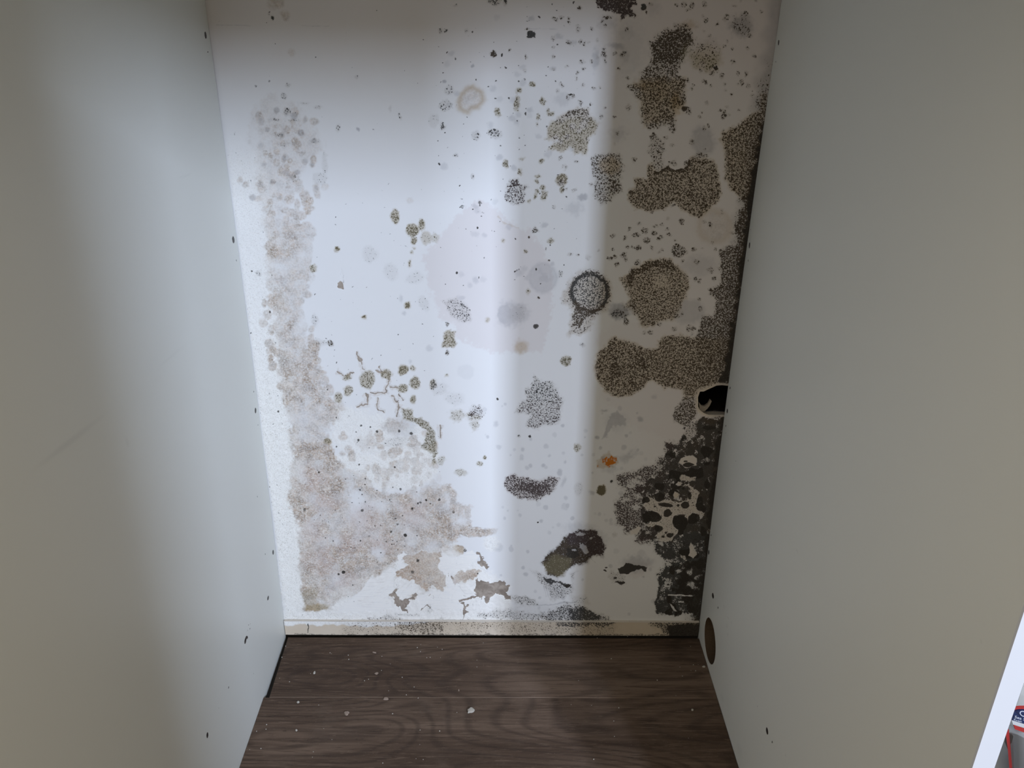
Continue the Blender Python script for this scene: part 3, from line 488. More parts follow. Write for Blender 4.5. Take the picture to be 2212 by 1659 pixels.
# ---------------------------------------------------------------- stained surface as a fine mesh
def store(me, pa, names=('s1', 's2', 's3', 's4')):
    for k, nm in enumerate(names):
        at = me.attributes.new(nm, 'FLOAT_COLOR', 'POINT')
        a = np.stack([pa.A[c].ravel() for c in CH[4 * k:4 * k + 4]], 1).astype(np.float32)
        at.data.foreach_set('color', a.ravel())
def grid_mesh(name, P, hole=None, faces_extra=None):
    nr, nc = P.shape[:2]
    idx = np.arange(nr * nc).reshape(nr, nc)
    q = np.stack([idx[:-1, :-1], idx[:-1, 1:], idx[1:, 1:], idx[1:, :-1]], -1)
    if hole is not None: q = q[~hole]
    q = q.reshape(-1, 4).astype(np.int32)
    me = bpy.data.meshes.new(name)
    me.vertices.add(nr * nc); me.vertices.foreach_set('co', P.reshape(-1, 3).astype(np.float32).ravel())
    me.loops.add(len(q) * 4); me.loops.foreach_set('vertex_index', q.ravel())
    me.polygons.add(len(q)); me.polygons.foreach_set('loop_start', np.arange(0, len(q) * 4, 4, dtype=np.int32))
    me.update(calc_edges=True); me.validate()
    me.polygons.foreach_set('use_smooth', np.ones(len(me.polygons), bool))
    return me

def wall_material():
    t = NT('mouldy_painted_plaster', .75, .2); o = t.obj()
    spk, sol, olv, pur = t.attr('s1'); gry, tan, wht, rst = t.attr('s2'); pnk, pel, crm, och = t.attr('s3'); blk, rng, lum, shd = t.attr('s4')
    c = (.76, .76, .75)
    c = t.mix(t.math('MULTIPLY', shd, .6), c, (.69, .60, .56))  # warm tone of the shaded areas mixed into the wall colour
    c = t.mix(t.math('MULTIPLY', pnk, .38), c, (.60, .50, .48))
    fine = t.noise(o, 420, 3, .6); mid = t.noise(o, 120, 3, .6); big = t.noise(o, 32, 2, .5)
    c = t.mix(crm, c, t.mix(big, (.60, .50, .37), (.68, .60, .49)))
    # white crusty bloom: bright crust, greyer pits
    wf = t.step(t.noise(o, 620, 3, .7, .4), .32, .50)
    c = t.mix(wht, c, t.mix(wf, (.64, .61, .55), (.87, .86, .81)))
    # tan field: mottled, with paler rims of small round cells
    mo = t.noise(o, 55, 4, .65, .6)
    tc = t.mix(t.step(mid, .38, .62), (.34, .265, .195), (.54, .44, .35)); tc = t.mix(t.step(mo, .5, .66), tc, (.28, .22, .17)); tc = t.mix(t.step(mo, .47, .36), tc, (.52, .48, .43))
    tc = t.mix(t.math('MULTIPLY', pnk, .6), tc, (.50, .37, .315))
    tm = t.math('MULTIPLY', tan, t.math('ADD', .62, t.math('MULTIPLY', t.step(fine, .38, .62), .45)), clamp=True)
    c = t.mix(tm, c, tc)
    wob = t.n.new('ShaderNodeVectorMath'); wob.operation = 'MULTIPLY_ADD'
    nn = t.n.new('ShaderNodeTexNoise'); nn.inputs['Scale'].default_value = 160; t.l.new(o, nn.inputs['Vector'])
    t.l.new(nn.outputs['Color'], wob.inputs[0]); wob.inputs[1].default_value = (.006, .006, .006); t.l.new(o, wob.inputs[2])
    d, _ = t.voro(wob.outputs[0], 105)
    ring = t.math('SUBTRACT', 1., t.math('ABSOLUTE', t.math('MULTIPLY', t.math('SUBTRACT', d, .38), 8)), clamp=True)
    core = t.step(d, .16, .06)
    rr = t.math('MULTIPLY', t.math('MULTIPLY', ring, rng), t.step(t.noise(o, 45, 2), .42, .6), clamp=True)
    c = t.mix(t.math('MULTIPLY', rr, .8), c, (.78, .73, .65)); c = t.mix(t.math('MULTIPLY', t.math('MULTIPLY', core, rng), .45), c, (.30, .24, .19))
    crust = t.math('MULTIPLY', t.step(t.noise(o, 380, 3, .7, 1.), .57, .62), t.math('MULTIPLY', tan, .75))
    c = t.mix(crust, c, (.80, .77, .73))
    c = t.mix(t.math('MULTIPLY', t.math('MULTIPLY', och, t.math('ADD', .5, mid)), .8), c, (.40, .27, .11))
    c = t.mix(t.math('MULTIPLY', gry, t.math('ADD', .55, t.math('MULTIPLY', mid, .7))), c, (.26, .265, .29))
    c = t.mix(t.math('MULTIPLY', lum, t.step(t.noise(t.mapping(o, rot=(0, math.radians(-38), 0), sc=(1, 1, 9)), 60, 4, .6), .36, .50, .45, .95)), c, (.86, .845, .80))
    # bare plaster where the paint has lifted
    c = t.mix(t.step(pel, .35, .55), c, t.mix(t.step(mo, .35, .65), t.mix(fine, (.20, .165, .13), (.30, .25, .21)), t.mix(fine, (.36, .305, .25), (.46, .40, .34))))
    # rust
    rf = t.step(t.math('ADD', rst, t.math('MULTIPLY', t.math('SUBTRACT', t.noise(o, 260, 3, .6), .5), 1.6)), .55, .8)
    c = t.mix(rf, c, (.55, .17, .015))
    # dotted mould
    hue = t.mix(olv, t.mix(mid, (.030, .020, .012), (.066, .046, .027)), t.mix(mid, (.085, .072, .040), (.16, .135, .080))); hue = t.mix(pur, hue, t.mix(mid, (.028, .019, .018), (.064, .042, .040))); hue = t.mix(blk, hue, t.mix(mid, (.020, .020, .020), (.055, .055, .053)))
    n1 = t.noise(o, 560, 1.2, .5, .9)
    thr = t.math('SUBTRACT', t.math('SUBTRACT', .80, t.math('MULTIPLY', spk, .50)), t.math('MULTIPLY', t.math('MAXIMUM', t.math('SUBTRACT', spk, .64), 0.), .62))
    e = t.math('MULTIPLY', t.math('SUBTRACT', n1, thr), 16)
    sp = t.math('MULTIPLY', t.math('ADD', e, .5, clamp=True), t.step(spk, .03, .12))
    c = t.mix(t.math('MULTIPLY', t.math('MULTIPLY', spk, olv), .85), c, (.46, .41, .28))
    c = t.mix(t.math('MULTIPLY', spk, .5), c, t.mix(.5, hue, (.42, .35, .26)))       # the wall between the dots is soiled too
    spb = t.step(t.noise(o, 900, 2, .6), .30, .62, 1., .90)
    c = t.mix(t.math('MULTIPLY', sp, spb), c, hue)
    # solid growth
    sm = t.step(t.math('ADD', sol, t.math('MULTIPLY', t.math('SUBTRACT', t.noise(o, 380, 4, .7), .5), 1.0)), .42, .62)
    sm = t.math('MULTIPLY', t.math('MULTIPLY', sm, t.step(sol, .02, .2)), t.math('ADD', .25, t.math('MULTIPLY', sol, .9)), clamp=True)
    c = t.mix(t.math('MULTIPLY', sm, .96), c, t.mix(fine, (.018, .015, .012), (.055, .048, .040)))
    t.base(c)
    h = t.math('ADD', t.math('MULTIPLY', sp, .5), t.math('ADD', t.math('MULTIPLY', t.math('MULTIPLY', wf, wht), .5), t.math('MULTIPLY', t.math('MULTIPLY', fine, tan), .8)))
    h = t.math('ADD', h, t.math('MULTIPLY', t.noise(o, 18, 3), .25))
    t.bump(h, .35, .0012)
    return t.m
def laminate_material():
    t = NT('white_melamine', .42, .35); o = t.obj()
    a, b, g, _ = t.attr('marks')
    c = t.mix(t.noise(o, 5, 3), (.685, .70, .66), (.705, .72, .68))
    c = t.mix(t.math('MULTIPLY', b, .30), c, (.33, .34, .34))
    c = t.mix(t.step(t.math('ADD', a, t.math('MULTIPLY', t.math('SUBTRACT', t.noise(o, 500, 2), .5), .5)), .4, .6), c, (.035, .030, .028))
    t.base(c); return t.m
def plain(name, c, rough=.5, spec=.3, n=.0, sc=60):
    t = NT(name, rough, spec)
    t.base(t.mix(t.noise(t.obj(), sc, 3), tuple(x * (1 - n) for x in c), tuple(min(1, x * (1 + n)) for x in c))); return t.m
def wood_material():
    t = NT('dark_oak_laminate', .6, .12); o = t.obj()
    ge = t.n.new('ShaderNodeNewGeometry'); at, plank, _, _ = t.attr('plank')
    cmb = t.n.new('ShaderNodeCombineXYZ'); t.put(cmb.inputs[0], t.math('MULTIPLY', plank, 7.3)); t.put(cmb.inputs[1], t.math('MULTIPLY', plank, 3.1))
    ad = t.n.new('ShaderNodeVectorMath'); ad.operation = 'ADD'; t.l.new(o, ad.inputs[0]); t.l.new(cmb.outputs[0], ad.inputs[1]); v = ad.outputs[0]
    low = t.noise(t.mapping(v, sc=(1.6, 9, 1)), 1.0, 2, .5, .6)
    # cathedral figure: contour lines of a stretched noise field
    field = t.noise(t.mapping(v, sc=(2.0, 7.5, 1)), 1.0, 1.5, .4, .3)
    rings = t.math('FRACT', t.math('MULTIPLY', field, 34)); rings = t.math('ABSOLUTE', t.math('SUBTRACT', t.math('MULTIPLY', rings, 2), 1))
    pore = t.noise(t.mapping(v, sc=(26, 420, 1)), 1.0, 4, .7, .8)
    streak = t.noise(t.mapping(v, sc=(5, 90, 1)), 1.0, 4, .65, 1.6)
    c = t.mix(t.step(low, .3, .7), (.085, .056, .039), (.175, .122, .088))
    c = t.mix(t.math('MULTIPLY', t.step(streak, .38, .66), .55), c, (.050, .032, .022))
    c = t.mix(t.math('MULTIPLY', t.step(rings, .45, .95), .45), c, (.045, .031, .024))
    c = t.mix(t.math('MULTIPLY', t.step(pore, .56, .64), .55), c, (.19, .135, .098))
    c = t.mix(t.math('MULTIPLY', t.step(pore, .42, .34), .6), c, (.035, .024, .018))
    # knots
    for kx, ky in ((-.262, .895), (-.285, .925)):
        kd = t.n.new('ShaderNodeVectorMath'); kd.operation = 'LENGTH'; kk = t.mapping(o, loc=(-kx, -ky * 2.2, 0), sc=(1, 2.2, 1)); t.l.new(kk, kd.inputs[0])
        c = t.mix(t.step(t.math('ADD', kd.outputs['Value'], t.math('MULTIPLY', t.noise(o, 70, 2), .012)), .034, .008, 0, .5), c, (.040, .026, .020))
    dust = t.noise(o, 900, 2, .5)
    c = t.mix(t.math('MULTIPLY', t.step(dust, .70, .74), .5), c, (.40, .34, .28))
    c = t.mix(t.math('MULTIPLY', t.step(t.noise(o, 16, 4, .7), .5, .8), .12), c, (.26, .21, .165))
    c = t.mix(at, c, (.36, .27, .20))
    t.base(c); t.put(t.b.inputs['Roughness'], t.step(pore, .3, .7, .5, .7)); t.bump(pore, .25, .0006)
    return t.m

XL, XR, YF, YW = -.3230, .3021, .384, 1.0
M_wall, M_lam = wall_material(), laminate_material()
M_wood = wood_material()
M_edge = plain('dimmed_edge_band', (.46, .46, .46), .5, .25, .01); M_dark = plain('dark_gap', (.02, .017, .015), .9, .1, .2)
M_under = plain('raw_screed', (.05, .045, .04), .95, .1, .2); M_raw = plain('raw_chipboard', (.10, .07, .045), .9, .1, .35, 700)
M_plast = plain('crumbled_plaster', (.55, .50, .43), .9, .1, .15, 300)

def bow(side, z):       # the tall boards have warped a few millimetres inwards at mid height
    k = np.sin(np.clip(z / .87, 0, 1.6) * math.pi)
    return (-.0035 if side > 0 else .0022) * k

# ---- wall
hole = [(1512,846),(1520,846),(1528,842),(1537,838),(1548,833),(1560,832),(1590,836),(1590,897),(1560,896),(1545,896),(1530,896),(1520,892),(1512,886),(1508,878),(1508,868),(1508,858)]
hole = [(u * 1.0, v * 1.0) for u, v in hole]
hole_w = np.array([on_y(u, v, YW)[[0, 2]] for u, v in hole])
STEP = .0008
def stain_grid(name, x0, x1, z0, z1, y, fn, step=STEP, cut=None, front=0.):
    xs = np.linspace(x0, x1, int(round((x1 - x0) / step)) + 1); zs = np.linspace(z0, z1, int(round((z1 - z0) / step)) + 1)
    X, Zg = np.meshgrid(xs, zs); P = np.stack([X, np.full_like(X, y), Zg], -1)
    U, V = proj(P); pa = Paint(U, V); fn(pa)
    hl = None
    if cut is not None:
        d = sdist(X, Zg, cut); cen = (d[:-1, :-1] + d[1:, 1:] + d[:-1, 1:] + d[1:, :-1]) / 4; hl = cen > 0
        near = np.abs(d) < step * 1.1                      # pull the rim onto the outline
        gz, gx = np.gradient(d, step, step)
        for a, g in ((0, gx), (2, gz)): P[..., a] = np.where(near, P[..., a] - d * g, P[..., a])
        rim = np.exp(-(d / .004) ** 2) * (d < step)
        pa.A['crm'] = np.maximum(pa.A['crm'], rim * .9)
        for c in ('spk', 'sol'): pa.A[c] *= 1 - .85 * np.exp(-(d / .0035) ** 2)
    # relief: lifted paint is recessed, crust and flakes stand proud, the plaster is slightly wavy
    rel = .0006 * pa.A['pel'] - .0004 * pa.A['tan'] * vnoise(U, V, 8, 90, 2) - .0005 * pa.A['wht'] * vnoise(U, V, 7, 91, 2) + .0007 * vnoise(U, V, 190, 92, 2)
    P[..., 1] += rel + front
    return P, pa, hl
P, pa, hl = stain_grid('wall', -.345, .325, .0, .94, YW, wall_stains, cut=hole_w)
me = grid_mesh('wall_back', P, hl); store(me, pa)
wall = link('wall_back', me, [M_wall]); tag(wall, 'white painted plaster wall blotched with brown and black mould', kind='structure')
def quads(name, qs, mats, parent=None, smooth=False):
    bm = bmesh.new()
    for q in qs: bm.faces.new([bm.verts.new(v) for v in q])
    bmesh.ops.remove_doubles(bm, verts=bm.verts, dist=1e-5)
    m = bpy.data.meshes.new(name); bm.to_mesh(m); bm.free(); return link(name, m, mats, parent)
a, b, c, d = -1.6, -.345, .325, 1.6
y = YW + .0004
wo = quads('wall_back_plain', [[(a,y,-.02),(b,y,-.02),(b,y,1.7),(a,y,1.7)], [(c,y,-.02),(d,y,-.02),(d,y,1.7),(c,y,1.7)], [(b,y,.94),(c,y,.94),(c,y,1.7),(b,y,1.7)],
   [(a,1.2,-.02),(d,1.2,-.02),(d,1.2,1.7),(a,1.2,1.7)], [(a,y,1.7),(d,y,1.7),(d,1.2,1.7),(a,1.2,1.7)]], [plain('white_wall_paint', (.74, .73, .71), .8, .2, .03)], wall)
# cavity behind the broken hole: ragged plaster thickness, then darkness with a pipe
def prism(name, outer, y0, y1, mats, parent, jitter=0., closed=True):
    bm = bmesh.new(); r = random.Random(4)
    A = [bm.verts.new((x, y0, z)) for x, z in outer]; cxm = sum(x for x, z in outer) / len(outer); czm = sum(z for x, z in outer) / len(outer)
    B = [bm.verts.new((x + (x - cxm) * jitter * r.uniform(.2, 1), y1, z + (z - czm) * jitter * r.uniform(.2, 1))) for x, z in outer]
    n = len(outer)
    for i in range(n): bm.faces.new([A[i], A[(i + 1) % n], B[(i + 1) % n], B[i]])
    if closed: bm.faces.new(B)
    m = bpy.data.meshes.new(name); bm.to_mesh(m); bm.free(); return link(name, m, mats, parent)
prism('hole_rim', [tuple(q) for q in hole_w], YW + .0003, YW + .012, [M_plast], wall, .06, False)
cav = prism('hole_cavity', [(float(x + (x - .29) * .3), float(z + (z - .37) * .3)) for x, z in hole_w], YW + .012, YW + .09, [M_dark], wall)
def tube(name, pts, radii, mats, parent=None, seg=14, caps=True):
    bm = bmesh.new(); rings = []
    for i, q in enumerate(pts):
        q = Vector(q); t = (Vector(pts[min(i + 1, len(pts) - 1)]) - Vector(pts[max(i - 1, 0)])).normalized()
        s = t.cross(Vector((0, 0, 1)) if abs(t.z) < .9 else Vector((1, 0, 0))).normalized(); u = s.cross(t)
        rr = radii[i] if isinstance(radii, (list, tuple)) else radii
        rings.append([bm.verts.new(q + s * rr * math.cos(6.28318 * k / seg) + u * rr * math.sin(6.28318 * k / seg)) for k in range(seg)])
    for r0, r1 in zip(rings[:-1], rings[1:]):
        for k in range(seg): bm.faces.new([r0[k], r0[(k + 1) % seg], r1[(k + 1) % seg], r1[k]])
    if caps: bm.faces.new(rings[0][::-1]); bm.faces.new(rings[-1])
    bmesh.ops.recalc_face_normals(bm, faces=bm.faces)
    for f in bm.faces: f.smooth = True
    m = bpy.data.meshes.new(name); bm.to_mesh(m); bm.free(); return link(name, m, mats, parent)
q0, q1, q2 = on_y(1505, 893, YW + .03), on_y(1545, 900, YW + .03), on_y(1600, 893, YW + .03)
pipe = tube('buried_pipe', [q0, q1, q2], .0085, [plain('blue_grey_pipe_plastic', (.16, .18, .24), .5, .3, .1)]); tag(pipe, 'blue-grey plastic pipe inside the broken hole in the wall', 'pipe')
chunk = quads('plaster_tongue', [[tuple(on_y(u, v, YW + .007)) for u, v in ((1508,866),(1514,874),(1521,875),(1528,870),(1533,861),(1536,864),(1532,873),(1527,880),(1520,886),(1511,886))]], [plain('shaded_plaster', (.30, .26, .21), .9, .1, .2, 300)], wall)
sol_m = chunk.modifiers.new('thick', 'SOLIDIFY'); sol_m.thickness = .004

# ---- skirting
P, pa, _ = stain_grid('skirting', -.322, .3005, .0012, .0265, YW - .0035, skirting_stains, .0007)
bm_ = grid_mesh('baseboard_back', P); store(bm_, pa)
bb = link('baseboard_back', bm_, [M_wall]); tag(bb, 'narrow cream skirting strip dusted with black mould', kind='structure')
y0, y1, x0, x1 = YW - .0037, YW, -.322, .3005
quads('baseboard_top', [[(x0,y0,.0265),(x1,y0,.0265),(x1,y1,.0275),(x0,y1,.0275)], [(x0,y0,0.0012),(x0,y1,.0012),(x0,y1,.0275),(x0,y0,.0265)], [(x0,y0,.0012),(x1,y0,.0012),(x1,y1,.0012),(x0,y1,.0012)]], [M_plast], bb)

# ---- floor
yj = float(on_z(1060, 1507, 0)[1]); yb = YW - .0078
def plank_mesh(specs):
    bm = bmesh.new(); lay = bm.loops.layers.float_color.new('plank')
    def f(vs, e, k):
        fc = bm.faces.new([bm.verts.new(v) for v in vs])
        for l in fc.loops: l[lay] = (e, k, 0, 1)
    for k, (x0, xa, x1, xb, ya, yb_) in enumerate(specs):      # x at near edge / far edge
        c_ = .0006; kk = k * .37
        f([(x0, ya + c_, 0), (x1, ya + c_, 0), (xb, yb_ - c_, 0), (xa, yb_ - c_, 0)], 0, kk)
        f([(x0, ya, -.0007), (x1, ya, -.0007), (x1, ya + c_, 0), (x0, ya + c_, 0)], .35, kk)
        f([(xa, yb_ - c_, 0), (xb, yb_ - c_, 0), (xb, yb_, -.0007), (xa, yb_, -.0007)], .35, kk)
        f([(x0, ya, -.009), (x1, ya, -.009), (x1, ya, -.0007), (x0, ya, -.0007)], 0, kk)
        f([(xa, yb_, -.0007), (xb, yb_, -.0007), (xb, yb_, -.009), (xa, yb_, -.009)], 0, kk)
        f([(x0, ya, -.009), (x0, ya, 0), (xa, yb_, 0), (xa, yb_, -.009)], .1, kk)
        f([(x1, ya, -.009), (xb, yb_, -.009), (xb, yb_, 0), (x1, ya, 0)], .1, kk)
    m = bpy.data.meshes.new('floor'); bm.to_mesh(m); bm.free(); return m
lx = lambda u, v: float(on_z(u, v, 0)[0])
pw = .19
specs = [(lx(581, 1509), lx(624, 1372), XR - .0005, XR - .0005, yj, yb), (XL + .0003, XL + .0003, XR - .0012, XR - .0005, yj - pw, yj - .0002)]
yy = yj - pw
specs += [(XL + .0003, XL + .0003, XR - .0012, XR - .0012, YF, yy - .0002)]
yy = YF
while yy > -1.9: specs.append((-1.6, -1.6, 1.6, 1.6, yy - pw, yy - .0002)); yy -= pw
specs.append((.325, .325, 1.6, 1.6, YF, .99)); specs.append((-1.6, -1.6, -.345, -.345, YF, .99))
fl = link('floor', plank_mesh(specs), [M_wood]); tag(fl, 'dark brown wood-grain laminate floorboards', kind='structure')
quads('floor_underlay', [[(-1.6,-1.9,-.0095),(1.6,-1.9,-.0095),(1.6,1.2,-.0095),(-1.6,1.2,-.0095)]], [M_under], fl)

# ---- wardrobe
ward = empty('wardrobe', (0, (YF + YW) / 2, 0)); tag(ward, 'white laminate wardrobe with no back panel, open against the mouldy wall', 'wardrobe')
def keep(o): o.parent = ward; o.matrix_parent_inverse = Matrix.Translation(ward.location).inverted(); return o
def side_panel(x, side, thick, yb_, marks, hole=None, label=None, z0=-.009, z1=1.45):
    step = .0016; n1 = int((yb_ - YF) / step); n2 = int(.94 / step)
    ys = np.linspace(YF + .0006, yb_, n1 + 1); zs = np.linspace(z0, .94, n2 + 1)
    Yg, Zg = np.meshgrid(ys, zs); X = x + bow(side, Zg) * np.clip((Yg - YF) / .5, 0, 1)
    P = np.stack([X, Yg, Zg], -1); U, V = proj(P)
    A = np.zeros(U.shape + (4,), np.float32); A[..., 3] = 1
    for (u, v, ru, rv, an, ch, val) in marks:
        th = math.radians(an); dx, dy = U - u, V - v; a_ = dx * math.cos(th) + dy * math.sin(th); b_ = -dx * math.sin(th) + dy * math.cos(th)
        dd = 1 - np.sqrt((a_ / ru) ** 2 + (b_ / rv) ** 2); A[..., ch] = np.maximum(A[..., ch], val * sstep(dd, -.15, .35) if ch == 0 else val * sstep(dd, 0, .9))
    hl = None
    if hole:
        hy, hz, hr = hole; d = hr - np.hypot(Yg - hy, Zg - hz); cen = (d[:-1, :-1] + d[1:, 1:] + d[:-1, 1:] + d[1:, :-1]) / 4; hl = cen > 0
        near = np.abs(d) < step * 1.1; rr = np.hypot(Yg - hy, Zg - hz) + 1e-9
        P[..., 1] = np.where(near, hy + (Yg - hy) / rr * hr, P[..., 1]); P[..., 2] = np.where(near, hz + (Zg - hz) / rr * hr, P[..., 2])
    m = grid_mesh('side_panel', P, hl)
    at = m.attributes.new('marks', 'FLOAT_COLOR', 'POINT'); at.data.foreach_set('color', A.ravel())
    # close the board: edges, far face and the part above
    bm = bmesh.new(); bm.from_mesh(m); xo = x + side * thick
    def q(*vs): bm.faces.new([bm.verts.new(v) for v in vs])
    zz = np.linspace(z0, .94, 24); xb = lambda z: float(x + bow(side, z))
    q((x,YF+.0006,.94),(xb(.94),yb_,.94),(xb(.94),yb_,z1),(x,YF+.0006,z1))
    if not hole: q((xo,YF,z0),(xo,YF,z1),(xo,yb_,z1),(xo,yb_,z0))
    else:
        hy, hz, hr = hole; N = 48; ring_i = [(x, hy + hr * math.cos(6.28318 * k / N), hz + hr * math.sin(6.28318 * k / N)) for k in range(N)]
        sq = []
        for k in range(N):
            an = 6.28318 * k / N; c_, s_ = math.cos(an), math.sin(an); mx = max(abs(c_), abs(s_)); R_ = .055
            sq.append((xo, hy + R_ * c_ / mx, hz + R_ * s_ / mx))
        for k in range(N):
            k2 = (k + 1) % N; a1, a2 = ring_i[k], ring_i[k2]; o1, o2 = (xo, a1[1], a1[2]), (xo, a2[1], a2[2])
            x1_, x2_ = (x + float(bow(side, a1[2])) * min(1, (a1[1] - YF) / .5), x + float(bow(side, a2[2])) * min(1, (a2[1] - YF) / .5))
            q((x1_, a1[1], a1[2]), (x2_, a2[1], a2[2]), o2, o1); bm.faces.ensure_lookup_table(); bm.faces[-1].material_index = 2
            q(o1, o2, sq[k2], sq[k])
        ly, hy2, lz, hz2 = hy - .055, hy + .055, hz - .055, hz + .055
        q((xo,YF,z0),(xo,YF,z1),(xo,ly,z1),(xo,ly,z0)); q((xo,hy2,z0),(xo,hy2,z1),(xo,yb_,z1),(xo,yb_,z0)); q((xo,ly,hz2),(xo,ly,z1),(xo,hy2,z1),(xo,hy2,hz2)); q((xo,ly,z0),(xo,ly,lz),(xo,hy2,lz),(xo,hy2,z0))
    for za, zb in zip(zz[:-1], zz[1:]): q((xb(za),yb_,za),(xb(zb),yb_,zb),(xo,yb_,zb),(xo,yb_,za))
    q((x,YF,z1),(xo,YF,z1),(xo,yb_,z1),(x,yb_,z1))
    # front edge band: white, dimmed in its colour against strong daylight, with a tiny rounded arris
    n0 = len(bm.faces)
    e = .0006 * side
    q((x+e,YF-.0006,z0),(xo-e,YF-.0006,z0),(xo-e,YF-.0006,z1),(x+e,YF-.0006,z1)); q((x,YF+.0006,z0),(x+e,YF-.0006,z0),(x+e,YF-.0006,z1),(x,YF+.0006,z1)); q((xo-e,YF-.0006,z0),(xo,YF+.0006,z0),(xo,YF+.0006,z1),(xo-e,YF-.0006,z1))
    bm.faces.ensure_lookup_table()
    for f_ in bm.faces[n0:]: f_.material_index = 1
    if side < 0: pass
    bm.to_mesh(m); bm.free()
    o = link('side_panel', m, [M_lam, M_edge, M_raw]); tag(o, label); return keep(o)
ml = [(444,76,2.5,9,-8,0,1),(449,112,1.6,3,0,0,.9),(469,160,3,6,0,1,.6),(504,518,3,9,-6,0,.8),(511,563,1.4,2,0,0,.8),(548,846,1.4,2,0,0,.8),(552,887,2,7,0,0,.9),(557,918,1.3,2,0,0,.7),(590,1193,2,6,0,0,.9),(573,1197,1.2,2,0,0,.7),(556,1073,1.2,1.6,0,0,.8),(579,1292,2,6,10,0,.9),(530,1384,2.2,8,8,0,1),(533,1377,3,4,0,0,.9),(537,1350,1.5,2,0,0,.8),(540,1358,1,2,0,0,.8),(535,1362,1,2,0,0,.8),(541,1348,1.2,1.5,0,0,.7),(448,1588,2.5,7,4,0,1),(473,1530,1.2,1.8,0,0,.7),(494,1485,1.5,3,10,0,.7),(548,1455,1,2,0,0,.6),(557,1518,1,2,0,0,.6),(44,1386,3,2,-50,0,.55),
      (150,955,130,10,-38,1,.55),(400,380,22,4,-20,1,.35),(370,770,50,4,-40,1,.25),(275,955,6,18,-10,1,.35),(120,980,40,6,-30,1,.3)]
side_panel(XL, -1, .0155, YW - .0005, ml, None, 'left side panel, lit by daylight towards the wall')
mr = [(1682,92,1.6,7,5,0,1),(1676,133,1,2.5,5,0,.9),(1619,530,1.6,8,5,0,.9),(1616,563,1,3,5,0,.8),(1622,495,1,2,0,0,.8),(1577,838,1.3,3,5,0,.9),(1571,888,1.6,6,5,0,.9),(1568,920,1,2.5,0,0,.8),(1540,1287,2.3,7,-6,0,1),(1551,1313,1.3,2.5,0,0,1),(1590,996,1.2,1.5,0,0,.8),(1536,1156,1,3,5,0,.8),(1531,1193,1.6,6,3,0,1),(1534,1178,1,4,30,0,.6),
      (1657,1579,2.6,9,-8,0,1),(1668,1603,1.7,2.6,0,0,1),(1636,1526,1.3,2.6,0,0,.6),(1697,1632,1.8,3.5,-10,1,.9),(2118,1386,3,4.5,-20,1,1.),(1722,1190,2,9,-20,1,.55),(1728,1015,1.3,1.3,0,1,.6),(1714,1032,1.3,3,0,1,.5),(1573,1335,1.2,4,-25,1,.8),(1580,1345,1.2,5,-20,1,.8),(1572,1371,2,4,10,1,.8),(1570,1352,3,8,0,1,.4),(1564,1310,3,7,-20,1,.5),(1597,1620,8,24,-14,1,.35),(1560,1508,5,12,-14,1,.3),(1514,1375,3,10,0,1,.5),(1568,935,1,2,0,0,.6),(1548,1215,1,2,0,0,.5)]
c_top, c_bot, c_l, c_r = on_x(1529, 1333, XR), on_x(1540, 1436, XR), on_x(1521, 1372, XR), on_x(1548, 1402, XR)
HY = float((c_l[1] + c_r[1]) / 2); HZ = float((on_x(1535, 1386, XR))[2]); HR = float((c_l[1] - c_r[1]) / 2)
side_panel(XR, 1, .0155, YW - .0005, mr, (HY, HZ, HR), 'right side panel in shade, with a round cable hole near the floor')
def box(name, x0, x1, y0, y1, z0, z1, mats, parent=None, bev=.0008):
    bm = bmesh.new(); bmesh.ops.create_cube(bm, size=1)
    for v in bm.verts: v.co = Vector(((x0 + x1) / 2 + v.co.x * (x1 - x0), (y0 + y1) / 2 + v.co.y * (y1 - y0), (z0 + z1) / 2 + v.co.z * (z1 - z0)))
    if bev: bmesh.ops.bevel(bm, geom=bm.edges[:], offset=bev, segments=2, affect='EDGES')
    m = bpy.data.meshes.new(name); bm.to_mesh(m); bm.free(); return link(name, m, mats, parent)
M_lam2 = plain('white_melamine_plain', (.69, .70, .665), .45, .35, .02)
keep(box('shelf', XL + .0002, XR - .0002, YF + .002, YW - .001, .932, .9475, [M_lam2]))
NX0, NX1 = XR + .0155, XR + .60
keep(box('shelf', NX0 + .0002, NX1, YF + .02, YW - .001, .20, .2155, [M_lam2]))
keep(box('shelf', NX0 + .0002, NX1, YF + .02, YW - .001, .932, .9475, [M_lam2]))
keep(box('plinth_panel', NX0 + .0002, NX1, YF + .03, YF + .045, .0005, .1995, [M_lam2]))
keep(box('side_panel', NX1, NX1 + .0155, YF, YW - .001, .0005, 1.45, [M_lam2]))
keep(box('dark_backing', NX0 + .03, NX0 + .036, .80, YW - .002, .0005, .1995, [M_dark]))  # dark sheet added behind the cable hole, standing in for shade

# ---- unseen blocker added behind the camera; it cuts the daylight that reaches the left side panel
dr = box('daylight_blocker', 0, .79, -.038, 0, .0005, 2.02, [plain('grey_blocker_paint', (.42, .40, .37), .5, .3, .02)], None, .002); dr.location = (.148, -1.289, 0); dr.rotation_euler = (0, 0, math.atan2(.706, .354)); tag(dr, 'unseen panel added to block daylight', kind='structure')

